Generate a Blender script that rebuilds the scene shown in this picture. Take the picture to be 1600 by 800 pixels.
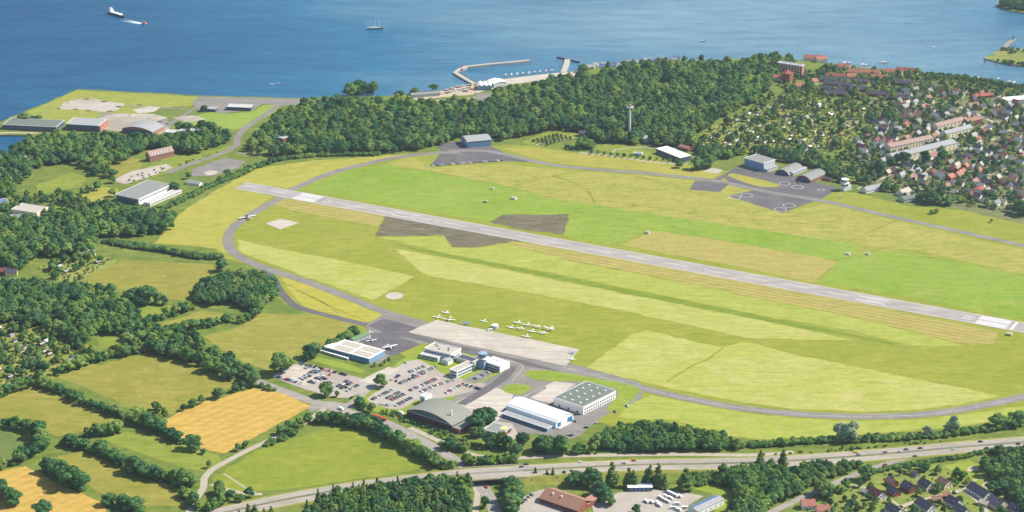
import bpy, bmesh, math, random
import numpy as np
from mathutils import Vector, Matrix
for o in list(bpy.data.objects): bpy.data.objects.remove(o)
rnd = random.Random(7)
S = bpy.context.scene
# ------------------------------------------------------------------ camera
TH = math.radians(20.3); F = 3500.0; H = 960.0
cam = bpy.data.cameras.new('camera'); camo = bpy.data.objects.new('camera', cam)
S.collection.objects.link(camo); S.camera = camo
cam.sensor_width = 36.0; cam.lens = F/1600*36; cam.clip_start = 1; cam.clip_end = 90000
camo.location = (0, 0, H); camo.rotation_euler = (math.pi/2-TH, 0, 0)
S.render.resolution_x = 1024; S.render.resolution_y = 512
# ------------------------------------------------------------------ sky, sun, exposure
SUN_AZ = math.radians(77); SUN_EL = math.radians(46)
W = bpy.data.worlds.new('World'); S.world = W; W.use_nodes = True
nt = W.node_tree; bg = nt.nodes['Background']
sky = nt.nodes.new('ShaderNodeTexSky'); sky.sky_type = 'NISHITA'; sky.sun_disc = False
sky.sun_elevation = SUN_EL; sky.sun_rotation = SUN_AZ; sky.altitude = 900
sky.air_density = 1.0; sky.dust_density = 0.6
nt.links.new(sky.outputs[0], bg.inputs[0]); bg.inputs[1].default_value = 0.105
sl = bpy.data.lights.new('sun', 'SUN'); sl.energy = 4.7; sl.angle = math.radians(0.53); sl.color = (1.0, 0.94, 0.85)
so = bpy.data.objects.new('sun', sl); S.collection.objects.link(so)
sd = Vector((math.sin(SUN_AZ)*math.cos(SUN_EL), math.cos(SUN_AZ)*math.cos(SUN_EL), math.sin(SUN_EL)))
so.rotation_euler = sd.to_track_quat('Z', 'Y').to_euler()
vs = S.view_settings; vs.view_transform = 'Standard'; vs.look = 'None'; vs.gamma = 1; vs.exposure = 0.75
vs.use_curve_mapping = False
S.cycles.use_denoising = True; S.cycles.max_bounces = 5; S.cycles.diffuse_bounces = 2
S.cycles.transparent_max_bounces = 8; S.cycles.volume_bounces = 0

# ------------------------------------------------------------------ ground mapping: a point of the plan (as read off the view) -> metres
cT, sT = math.cos(TH), math.sin(TH)
def G(px, py, z=0.0):
    u = px-800; v = py-400
    dz = F*sT+v*cT
    k = (H-z)/dz
    return Vector((u*k, (F*cT-v*sT)*k, z))
def P(x, y, z=0.0):            # world -> photo position (only for ordering labels)
    p = Vector((x, y, z-H)); d = p.y*cT-p.z*sT
    return 800+F*p.x/d, 400-F*(p.y*sT+p.z*cT)/d
def lin(c):
    c /= 255.0
    return c/12.92 if c <= .04045 else ((c+.055)/1.055)**2.4
K = 1.62                        # how bright a sunlit level surface of albedo 1 comes out
def C(r, g, b, k=1.0): return (min(lin(r)/K*k, .85), min(lin(g)/K*k, .85), min(lin(b)/K*k, .85), 1)
COL = S.collection
def ordn(n):
    w = ['', 'first', 'second', 'third', 'fourth', 'fifth', 'sixth', 'seventh', 'eighth', 'ninth', 'tenth', 'eleventh', 'twelfth']
    if n < 13: return w[n]
    return '%d%s' % (n, 'th' if 10 <= n % 100 <= 20 else {1: 'st', 2: 'nd', 3: 'rd'}.get(n % 10, 'th'))
# ------------------------------------------------------------------ materials
MATS = {}
def newmat(name):
    m = bpy.data.materials.new(name); m.use_nodes = True
    n = m.node_tree; b = n.nodes['Principled BSDF']
    b.inputs['Roughness'].default_value = .85
    if 'Specular IOR Level' in b.inputs: b.inputs['Specular IOR Level'].default_value = .25
    return m, n, b
def nd(n, t, **kw):
    x = n.nodes.new(t)
    for k, v in kw.items(): setattr(x, k, v)
    return x
def ramp(n, stops):
    r = n.nodes.new('ShaderNodeValToRGB'); e = r.color_ramp.elements
    while len(e) < len(stops): e.new(.5)
    for i, (p, c) in enumerate(stops): e[i].position = p; e[i].color = c
    return r
def pos(n, scale=(1, 1, 1), rotz=0.0):
    g = n.nodes.new('ShaderNodeNewGeometry'); mp = n.nodes.new('ShaderNodeMapping')
    mp.inputs['Scale'].default_value = scale; mp.inputs['Rotation'].default_value = (0, 0, rotz)
    n.links.new(g.outputs['Position'], mp.inputs[0]); return mp
def noise(n, vec, scale, detail=4, rough=.6):
    x = n.nodes.new('ShaderNodeTexNoise'); x.inputs['Scale'].default_value = scale
    x.inputs['Detail'].default_value = detail; x.inputs['Roughness'].default_value = rough
    n.links.new(vec, x.inputs['Vector']); return x
def mixc(n, fac, a, b, mode='MIX'):
    x = n.nodes.new('ShaderNodeMix'); x.data_type = 'RGBA'; x.blend_type = mode
    for s, v in ((0, fac), (6, a), (7, b)):
        if hasattr(v, 'is_linked') or hasattr(v, 'links'): n.links.new(v, x.inputs[s])
        else: x.inputs[s].default_value = v
    return x.outputs[2]
# direction of the runway in plan
_a, _b = G(468, 304), G(1587, 510); RW = (_b-_a).normalized(); RWANG = math.atan2(RW.y, RW.x)
def grass(name, c1, c2, c3=None, big=.012, stripe=None, fleck=.25, sc=.11):
    """two-tone turf: large patches, small tufts, optional mowing stripes (colour, wavelength m, angle, strength)"""
    if name in MATS: return MATS[name]
    c1, c2, c3 = [c and (c[0]*1.02, c[1]*.945, c[2]*1.02, 1) for c in (c1, c2, c3)]; fleck = max(fleck, .155)
    m, n, b = newmat(name); v = pos(n).outputs[0]
    n1 = noise(n, v, big, 5, .62)
    r1 = ramp(n, [(.32, c1), (.68, c2)]); n.links.new(n1.outputs[0], r1.inputs[0])
    out = r1.outputs[0]
    if c3:
        n3 = noise(n, v, big*2.7, 6, .7); r3 = ramp(n, [(.52, (0, 0, 0, 1)), (.72, (1, 1, 1, 1))]); n.links.new(n3.outputs[0], r3.inputs[0])
        out = mixc(n, r3.outputs[0], out, c3)
    if stripe:
        sc_, wl, ang, st = stripe
        w = n.nodes.new('ShaderNodeTexWave'); w.wave_type = 'BANDS'; w.bands_direction = 'Y'
        mp = pos(n, (1, 1, 1), -ang); n.links.new(mp.outputs[0], w.inputs[0])
        w.inputs['Scale'].default_value = 2*math.pi/wl/20; w.inputs['Distortion'].default_value = .5; w.inputs['Detail'].default_value = 3
        w.inputs['Detail Scale'].default_value = 1.0
        mm = nd(n, 'ShaderNodeMath', operation='MULTIPLY'); n.links.new(w.outputs['Fac'], mm.inputs[0]); mm.inputs[1].default_value = st
        out = mixc(n, mm.outputs[0], out, sc_)
    # streaks along the mowing direction and single tufts
    mp = pos(n, (.03, .14, .1), -RWANG); n4 = noise(n, mp.outputs[0], 1.0, 5, .65)
    n2 = noise(n, v, sc, 7, .78)
    ad = nd(n, 'ShaderNodeMath', operation='ADD'); n.links.new(n2.outputs[0], ad.inputs[0]); n.links.new(n4.outputs[0], ad.inputs[1])
    r2 = ramp(n, [(.34, (1-fleck*1.9, 1-fleck*1.5, 1-fleck*1.9, 1)), (.66, (1+fleck*1.3, 1+fleck*1.25, 1+fleck*1.7, 1))])
    hv = nd(n, 'ShaderNodeMath', operation='MULTIPLY'); n.links.new(ad.outputs[0], hv.inputs[0]); hv.inputs[1].default_value = .5
    n.links.new(hv.outputs[0], r2.inputs[0])
    out = mixc(n, 1.0, out, r2.outputs[0], 'MULTIPLY')
    n.links.new(out, b.inputs['Base Color'])
    bp = n.nodes.new('ShaderNodeBump'); bp.inputs['Strength'].default_value = .5; bp.inputs['Distance'].default_value = .5
    n.links.new(noise(n, v, .9, 3).outputs[0], bp.inputs['Height']); n.links.new(bp.outputs[0], b.inputs['Normal'])
    b.inputs['Roughness'].default_value = 1; b.inputs['Specular IOR Level'].default_value = .05
    MATS[name] = m; return m
def plain(name, c, var=.12, scale=.4, rough=.8, stain=None, metal=0, obj=False):
    if name in MATS: return MATS[name]
    m, n, b = newmat(name)
    if obj:
        tc = n.nodes.new('ShaderNodeTexCoord'); v = tc.outputs['Object']
    else: v = pos(n).outputs[0]
    n1 = noise(n, v, scale, 5, .65)
    r = ramp(n, [(.3, tuple(x*(1-var) for x in c[:3])+(1,)), (.7, tuple(min(x*(1+var), .9) for x in c[:3])+(1,))])
    n.links.new(n1.outputs[0], r.inputs[0]); out = r.outputs[0]
    if stain:
        n2 = noise(n, v, scale*.12, 6, .7); r2 = ramp(n, [(.46, (0, 0, 0, 1)), (.62, (1, 1, 1, 1))]); n.links.new(n2.outputs[0], r2.inputs[0])
        out = mixc(n, r2.outputs[0], out, stain)
    n.links.new(out, b.inputs['Base Color']); b.inputs['Roughness'].default_value = rough; b.inputs['Metallic'].default_value = metal
    MATS[name] = m; return m
def paving(name, c1, c2, seam, size=6.0, ang=RWANG):
    """concrete slabs or worn asphalt with seams and long wheel streaks"""
    if name in MATS: return MATS[name]
    m, n, b = newmat(name); v = pos(n).outputs[0]
    n1 = noise(n, v, .035, 6, .7); r = ramp(n, [(.35, c1), (.66, c2)]); n.links.new(n1.outputs[0], r.inputs[0])
    mp = pos(n, (1, 1, 1), -ang); br = n.nodes.new('ShaderNodeTexBrick'); n.links.new(mp.outputs[0], br.inputs[0])
    br.inputs['Scale'].default_value = 1.0; br.inputs['Brick Width'].default_value = size*2; br.inputs['Row Height'].default_value = size
    br.inputs['Mortar Size'].default_value = .35; br.inputs['Color1'].default_value = (1.07, 1.07, 1.07, 1); br.inputs['Color2'].default_value = (.93, .93, .93, 1); br.inputs['Mortar'].default_value = seam
    out = mixc(n, .8, r.outputs[0], br.outputs[0], 'MULTIPLY')
    mp2 = pos(n, (.012, .2, .1), -ang); n4 = noise(n, mp2.outputs[0], 1.0, 5, .7); r4 = ramp(n, [(.33, (.8, .8, .8, 1)), (.62, (1.08, 1.08, 1.08, 1))]); n.links.new(n4.outputs[0], r4.inputs[0])
    out = mixc(n, 1.0, out, r4.outputs[0], 'MULTIPLY')
    n.links.new(out, b.inputs['Base Color']); b.inputs['Roughness'].default_value = .9
    MATS[name] = m; return m
def foliage(name, dark, light, warm, trans=.15, rough=.7):
    if name in MATS: return MATS[name]
    m = bpy.data.materials.new(name); m.use_nodes = True; n = m.node_tree
    for x in list(n.nodes): n.nodes.remove(x)
    o = n.nodes.new('ShaderNodeOutputMaterial')
    oi = n.nodes.new('ShaderNodeObjectInfo'); r = ramp(n, [(0, dark), (.55, light), (1, warm)]); n.links.new(oi.outputs['Random'], r.inputs[0])
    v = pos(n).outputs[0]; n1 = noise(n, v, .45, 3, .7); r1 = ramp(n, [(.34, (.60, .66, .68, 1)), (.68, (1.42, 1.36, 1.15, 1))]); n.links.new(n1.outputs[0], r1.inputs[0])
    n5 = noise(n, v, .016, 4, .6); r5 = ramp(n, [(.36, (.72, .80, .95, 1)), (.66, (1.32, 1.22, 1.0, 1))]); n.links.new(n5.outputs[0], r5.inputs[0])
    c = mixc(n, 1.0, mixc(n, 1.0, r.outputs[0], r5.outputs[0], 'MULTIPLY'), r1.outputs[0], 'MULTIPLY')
    d = n.nodes.new('ShaderNodeBsdfDiffuse'); t = n.nodes.new('ShaderNodeBsdfTranslucent')
    n.links.new(c, d.inputs[0])
    n.links.new(mixc(n, 1.0, c, (1.25, 1.25, .6, 1), 'MULTIPLY'), t.inputs[0])
    mx = n.nodes.new('ShaderNodeMixShader'); mx.inputs[0].default_value = trans
    n.links.new(d.outputs[0], mx.inputs[1]); n.links.new(t.outputs[0], mx.inputs[2]); n.links.new(mx.outputs[0], o.inputs[0])
    MATS[name] = m; return m
M_glass, _n, _b2 = newmat('window_glass'); _b2.inputs['Base Color'].default_value = (.02, .035, .05, 1); _b2.inputs['Roughness'].default_value = .12; _b2.inputs['Specular IOR Level'].default_value = .6
def paint(name, rgb, rough=.35):
    if name in MATS: return MATS[name]
    m, n, b = newmat(name); b.inputs['Base Color'].default_value = C(*rgb, k=1.4); b.inputs['Roughness'].default_value = rough; b.inputs['Specular IOR Level'].default_value = .3
    MATS[name] = m; return m
# ------------------------------------------------------------------ mesh helpers
class MB:
    def __init__(s): s.v = []; s.f = []; s.m = []
    def add(s, vs_, fs, mi=0):
        k = len(s.v); s.v += [tuple(p) for p in vs_]; s.f += [tuple(i+k for i in f) for f in fs]; s.m += [mi]*len(fs); return s
    def box(s, x0, x1, y0, y1, z0, z1, mi=0):
        return s.add([(x0, y0, z0), (x1, y0, z0), (x1, y1, z0), (x0, y1, z0), (x0, y0, z1), (x1, y0, z1), (x1, y1, z1), (x0, y1, z1)],
                     [(3, 2, 1, 0), (4, 5, 6, 7), (0, 1, 5, 4), (1, 2, 6, 5), (2, 3, 7, 6), (3, 0, 4, 7)], mi)
    def prismx(s, prof, x0, x1, mi=0):     # profile in (y,z) pulled along x
        n = len(prof)
        return s.add([(x0, y, z) for y, z in prof]+[(x1, y, z) for y, z in prof],
                     [tuple(range(n-1, -1, -1)), tuple(range(n, 2*n))]+[(i, (i+1) % n, n+(i+1) % n, n+i) for i in range(n)], mi)
    def prismy(s, prof, y0, y1, mi=0):     # profile in (x,z) pulled along y
        n = len(prof)
        return s.add([(x, y0, z) for x, z in prof]+[(x, y1, z) for x, z in prof],
                     [tuple(range(n)), tuple(range(2*n-1, n-1, -1))]+[((i+1) % n, i, n+i, n+(i+1) % n) for i in range(n)], mi)
    def cyl(s, x, y, z0, z1, r0, r1=None, n=10, mi=0):
        r1 = r0 if r1 is None else r1; a = [2*math.pi*i/n for i in range(n)]
        return s.add([(x+r0*math.cos(t), y+r0*math.sin(t), z0) for t in a]+[(x+r1*math.cos(t), y+r1*math.sin(t), z1) for t in a],
                     [tuple(range(n-1, -1, -1)), tuple(range(n, 2*n))]+[(i, (i+1) % n, n+(i+1) % n, n+i) for i in range(n)], mi)
    def tube(s, pts, r, n=6, mi=0):        # bar through points
        for a, b in zip(pts[:-1], pts[1:]):
            a = Vector(a); b = Vector(b); q = (b-a).to_track_quat('Z', 'Y'); L = (b-a).length
            vs_ = [a+q@Vector((r*math.cos(2*math.pi*i/n), r*math.sin(2*math.pi*i/n), z)) for z in (0, L) for i in range(n)]
            s.add(vs_, [tuple(range(n-1, -1, -1)), tuple(range(n, 2*n))]+[(i, (i+1) % n, n+(i+1) % n, n+i) for i in range(n)], mi)
        return s
    def mesh(s, name, mats):
        me = bpy.data.meshes.new(name); me.from_pydata(s.v, [], s.f)
        for m in (mats if isinstance(mats, (list, tuple)) else [mats]): me.materials.append(m)
        if any(s.m): me.polygons.foreach_set('material_index', s.m)
        me.update(); return me
    def build(s, name, mats, parent=None): return link(name, s.mesh(name, mats), parent)
def link(name, me, parent=None, loc=None, rz=None):
    o = bpy.data.objects.new(name, me); COL.objects.link(o)
    if parent: o.parent = parent
    if loc is not None: o.location = loc
    if rz is not None: o.rotation_euler = (0, 0, rz)
    return o
def tag(o, label, cat, group=None):
    o['label'] = label; o['category'] = cat
    if group: o['group'] = group
    return o
def thing(name, label, cat, loc=(0, 0, 0), rz=0, group=None):
    o = link(name, None, None, loc, rz); o.empty_display_size = 1; return tag(o, label, cat, group)
def struct(o): o['kind'] = 'structure'; return o
def copy_tree(o, parent=None):
    c = o.copy(); COL.objects.link(c)
    if parent: c.parent = parent
    for ch in KIDS.get(o.name, []): copy_tree(ch, c)
    return c
KIDS = {}
def smooth_line(pts, step=12.0, closed=False):
    """Catmull-Rom through ground points, resampled"""
    out = []; n = len(pts)
    for i in range(n-1):
        p0 = pts[max(i-1, 0)]; p1 = pts[i]; p2 = pts[i+1]; p3 = pts[min(i+2, n-1)]
        k = max(2, int((p2-p1).length/step))
        for j in range(k):
            t = j/k
            out.append(.5*((2*p1)+(p2-p0)*t+(2*p0-5*p1+4*p2-p3)*t*t+(3*p1-p0-3*p2+p3)*t**3))
    out.append(pts[-1]); return out
def rag(pts, amp, step=9.0, seed=0, open_end=False):
    r = random.Random(seed); out = []; n = len(pts)
    for i in range(n-1 if open_end else n):
        a, b = pts[i], pts[(i+1) % n]; L = (b-a).length; k = max(1, min(60, int(L/step)))
        nrm = Vector((-(b-a).y, (b-a).x, 0))/max(L, .01)
        for j in range(k):
            t = j/k; w = 0 if j == 0 else amp
            out.append(a.lerp(b, t)+nrm*r.uniform(-w, w))
    return out
def sheet(name, px, z, mat, parent=None, amp=1.2, curve=False, z0=0.0):
    pts = [G(x, y, z0) for x, y in px]
    if curve:
        q = smooth_line(pts+[pts[0]], 10)[:-1]; pts = q
    elif amp: pts = rag(pts, amp, seed=len(name)+len(px))
    me = bpy.data.meshes.new(name); me.from_pydata([(p.x, p.y, z) for p in pts], [], [tuple(range(len(pts)))])
    me.materials.append(mat); me.update()
    if me.polygons[0].normal.z < 0: me.flip_normals()
    o = link(name, me, parent)
    if not parent: struct(o)
    return o
def offset(line, d):
    out = []; n = len(line)
    for i, p in enumerate(line):
        t = (line[min(i+1, n-1)]-line[max(i-1, 0)]); t.z = 0; t.normalize()
        out.append(p+Vector((-t.y, t.x, 0))*d)
    return out
def strip_mb(mb, line, w0, w1, dz=0.0, mi=0):
    a = offset(line, w0); b = offset(line, w1); n = len(line)
    mb.add([(p.x, p.y, p.z+dz) for p in a]+[(p.x, p.y, p.z+dz) for p in b], [(i+n, i+n+1, i+1, i) if w0 > w1 else (i, i+1, i+1+n, i+n) for i in range(n-1)], mi)
def strip(name, line, w0, w1, dz, mat, parent=None):
    mb = MB(); strip_mb(mb, line, max(w0, w1), min(w0, w1), dz); o = mb.build(name, mat, parent)
    if not parent: struct(o)
    return o
def gl(px, z=0.0): return smooth_line([G(*p) if len(p) == 2 else G(*p) for p in px])
def dashes(parent, line, off, w, on, gap, dz, mat, name='lane_dash', joined=True):
    """broken line along a road"""
    acc = 0; cur = []; mb = MB(); state = True
    ln = offset(line, off)
    for a, b in zip(ln[:-1], ln[1:]):
        L = (b-a).length; d = (b-a)/max(L, .001); nn = Vector((-d.y, d.x, 0))*w/2; t = 0
        while t < L:
            left = (on if state else gap)-acc; s = min(left, L-t)
            if state and s > .3:
                p, q = a+d*t, a+d*(t+s)
                mb.add([p+nn+Vector((0, 0, dz)), p-nn+Vector((0, 0, dz)), q-nn+Vector((0, 0, dz)), q+nn+Vector((0, 0, dz))], [(0, 1, 2, 3)])
            acc += s; t += s
            if acc >= (on if state else gap)-1e-4: acc = 0; state = not state
    o = mb.build(name, mat, parent); o['kind'] = 'stuff'; return o
# ================================================================== the setting: water and land
def water_mat():
    """open fairway roughened by wind on the left, sheltered calmer water towards the inner fjord on the right, its colour paled as painted sky sheen"""
    m, n, b = newmat('sea_water')
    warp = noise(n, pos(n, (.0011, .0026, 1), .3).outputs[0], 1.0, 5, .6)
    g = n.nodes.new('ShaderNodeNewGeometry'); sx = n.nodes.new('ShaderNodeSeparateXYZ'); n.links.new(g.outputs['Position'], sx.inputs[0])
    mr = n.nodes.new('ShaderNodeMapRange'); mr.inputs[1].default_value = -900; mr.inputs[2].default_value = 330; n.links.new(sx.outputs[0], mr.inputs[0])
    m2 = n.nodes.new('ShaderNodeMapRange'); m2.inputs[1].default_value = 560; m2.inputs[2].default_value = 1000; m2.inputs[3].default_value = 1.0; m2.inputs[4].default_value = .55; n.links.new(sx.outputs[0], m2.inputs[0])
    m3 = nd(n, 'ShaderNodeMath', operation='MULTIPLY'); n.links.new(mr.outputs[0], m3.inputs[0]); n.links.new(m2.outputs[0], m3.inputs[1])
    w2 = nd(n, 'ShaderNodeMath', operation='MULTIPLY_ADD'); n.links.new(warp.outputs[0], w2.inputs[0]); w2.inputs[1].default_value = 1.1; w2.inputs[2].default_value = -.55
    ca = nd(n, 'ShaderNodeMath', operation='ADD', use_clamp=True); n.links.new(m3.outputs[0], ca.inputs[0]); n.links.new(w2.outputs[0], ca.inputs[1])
    calm_sheen = ca.outputs[0]
    r = ramp(n, [(.0, (.000, .066, .155, 1)), (.55, (.012, .118, .215, 1)), (1, (.120, .225, .275, 1))]); n.links.new(calm_sheen, r.inputs[0])  # paler, greyer stops paint the pale sky's reflection into the base colour
    st = noise(n, pos(n, (.010, .035, 1), .42).outputs[0], 1.0, 6, .7); rs = ramp(n, [(.36, (.78, .82, .86, 1)), (.66, (1.25, 1.2, 1.15, 1))]); n.links.new(st.outputs[0], rs.inputs[0])
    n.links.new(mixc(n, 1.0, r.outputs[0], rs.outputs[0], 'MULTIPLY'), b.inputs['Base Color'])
    rr = n.nodes.new('ShaderNodeMapRange'); rr.inputs[3].default_value = .5; rr.inputs[4].default_value = .22; n.links.new(calm_sheen, rr.inputs[0]); n.links.new(rr.outputs[0], b.inputs['Roughness'])
    b.inputs['IOR'].default_value = 1.333; b.inputs['Specular IOR Level'].default_value = .5
    n2 = noise(n, pos(n, (.045, .10, .1), .5).outputs[0], 1.0, 8, .74)
    n3 = noise(n, pos(n, (.007, .016, .1), .5).outputs[0], 1.0, 4, .6)
    a = nd(n, 'ShaderNodeMath', operation='MULTIPLY_ADD'); n.links.new(n3.outputs[0], a.inputs[0]); a.inputs[1].default_value = 2.0; n.links.new(n2.outputs[0], a.inputs[2])
    bs = n.nodes.new('ShaderNodeMapRange'); bs.inputs[3].default_value = 1.0; bs.inputs[4].default_value = .3; n.links.new(calm_sheen, bs.inputs[0])
    bp = n.nodes.new('ShaderNodeBump'); bp.inputs['Distance'].default_value = 4.0; n.links.new(bs.outputs[0], bp.inputs['Strength'])
    n.links.new(a.outputs[0], bp.inputs['Height']); n.links.new(bp.outputs[0], b.inputs['Normal'])
    return m
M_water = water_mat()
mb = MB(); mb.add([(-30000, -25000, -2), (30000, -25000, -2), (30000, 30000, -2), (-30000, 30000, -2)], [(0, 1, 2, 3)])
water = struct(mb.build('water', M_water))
G_base = grass('ground_turf', C(122, 146, 60), C(148, 162, 72), C(110, 134, 56), big=.03)
M_rock = plain('shore_stone', C(150, 145, 132), .25, .3)
def land(name, pts, z=0.0, mat=None):
    n = len(pts); me = bpy.data.meshes.new(name)
    me.from_pydata([(p.x, p.y, z) for p in pts]+[(p.x, p.y, -4) for p in pts], [], [tuple(range(n))]+[(i, n+i, n+(i+1) % n, (i+1) % n) for i in range(n)])
    me.materials.append(mat or G_base); me.materials.append(M_rock); me.update()
    bm = bmesh.new(); bm.from_mesh(me); bm.faces.ensure_lookup_table()
    if bm.faces[0].normal.z < 0: bmesh.ops.reverse_faces(bm, faces=bm.faces)
    for f in bm.faces[1:]: f.material_index = 1
    bm.to_mesh(me); bm.free()
    return struct(link(name, me))
shore = [(-600, 430), (-120, 300), (8, 240), (28, 230), (40, 219), (49, 211), (-40, 210), (-40, 207), (0, 190.5), (40, 173), (80, 157), (119, 140), (125, 139), (200, 143),
         (280, 147), (310, 149), (400, 151), (470, 153), (540, 151), (600, 150), (645, 146), (690, 141), (715, 134), (738, 131), (748, 127), (800, 121), (845, 116), (880, 113), (905, 110),
         (930, 107), (965, 102), (1000, 98), (1040, 95), (1075, 94), (1110, 95), (1150, 92), (1190, 89), (1230, 92), (1270, 96), (1300, 100), (1345, 105), (1385, 108), (1430, 113), (1480, 116), (1530, 123), (1560, 127), (1600, 134), (1800, 172), (2600, 300)]
pts = [G(*p) for p in shore]
pts = [Vector((-25000, 900, 0))]+rag(pts, 2.0, 14, 3, True)+[G(2600, 300), Vector((25000, 900, 0)), Vector((25000, -25000, 0)), Vector((-25000, -25000, 0))]
ground = land('ground', pts)
spit = land('headland', [G(*p) for p in [(1537, 91), (1552, 83), (1566, 75), (1575, 77), (1600, 76), (1700, 80), (1700, 112), (1600, 103), (1580, 100), (1560, 97)]], 0, grass('spit_turf', C(150, 165, 80), C(175, 175, 95), C(110, 130, 60)))
mole = land('mole', [G(*p) for p in [(1566, 73), (1574, 65), (1584, 60), (1588, 62), (1578, 69), (1574, 75)]], .5, plain('mole_stone', C(170, 165, 150), .2, .2))
farland = land('far_headland', [G(*p) for p in [(1556, 8), (1575, 2), (1700, -6), (1700, 22), (1600, 20), (1575, 16)]], 0)

# ================================================================== grassland
LT = C(204, 207, 112); LT2 = C(190, 200, 88); MID = C(158, 172, 56); MID2 = C(173, 180, 72); VIV = C(146, 180, 56); VIV2 = C(164, 190, 76)
OCH = C(196, 190, 88); OCH2 = C(176, 182, 72); TAN = C(212, 192, 120); TAN2 = C(196, 186, 98); PAS = C(174, 170, 78); PAS2 = C(156, 160, 64); PAS3 = C(190, 178, 86)
g_mid = grass('mid_turf', MID, MID2, C(180, 184, 76), big=.010, fleck=.12)
g_light = grass('light_turf', LT, LT2, C(214, 212, 130), big=.012, fleck=.10)
g_light2 = grass('light_green_turf', C(190, 201, 92), C(178, 194, 78), C(202, 206, 110), big=.014, fleck=.10)
g_viv = grass('vivid_turf', VIV, VIV2, C(176, 190, 82), big=.008, fleck=.09)
g_och = grass('ochre_turf', OCH, OCH2, C(200, 182, 96), big=.016, fleck=.16)
g_och2 = grass('mixed_rough_turf', C(178, 184, 80), C(196, 190, 98), C(150, 168, 62), big=.018, fleck=.17)
g_tan = grass('tan_turf', TAN, TAN2, C(204, 178, 112), big=.012, stripe=(C(170, 168, 72), 9.0, RWANG, .75), fleck=.12)
g_tan2 = grass('tan_patch_turf', C(200, 186, 108), C(190, 186, 94), C(206, 184, 110), big=.02, stripe=(C(184, 178, 82), 7.0, RWANG, .5), fleck=.12)
g_heath = grass('brown_heath', C(128, 122, 94), C(144, 134, 104), C(160, 158, 96), big=.05, fleck=.34, sc=.25)
g_pas = grass('pasture', PAS, PAS2, PAS3, big=.02, fleck=.16)
g_pas2 = grass('dry_pasture', C(174, 172, 78), C(164, 168, 72), C(188, 178, 88), big=.02, fleck=.18)
g_pas3 = grass('green_pasture', C(148, 168, 64), C(162, 176, 72), C(132, 156, 60), big=.02, fleck=.16)
g_dkp = grass('dark_pasture', C(120, 142, 74), C(132, 150, 76), None, big=.02, fleck=.12)
g_wheat = grass('wheat', C(232, 198, 100), C(226, 192, 96), C(216, 180, 86), big=.02, stripe=(C(204, 168, 78), 12.0, math.radians(48), .45), fleck=.12)
g_line = grass('dark_track_turf', C(138, 164, 54), C(146, 168, 58), None, fleck=.14)
g_isl = grass('lawn', C(150, 178, 62), C(166, 186, 70), C(178, 186, 80), big=.03, fleck=.14)
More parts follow.
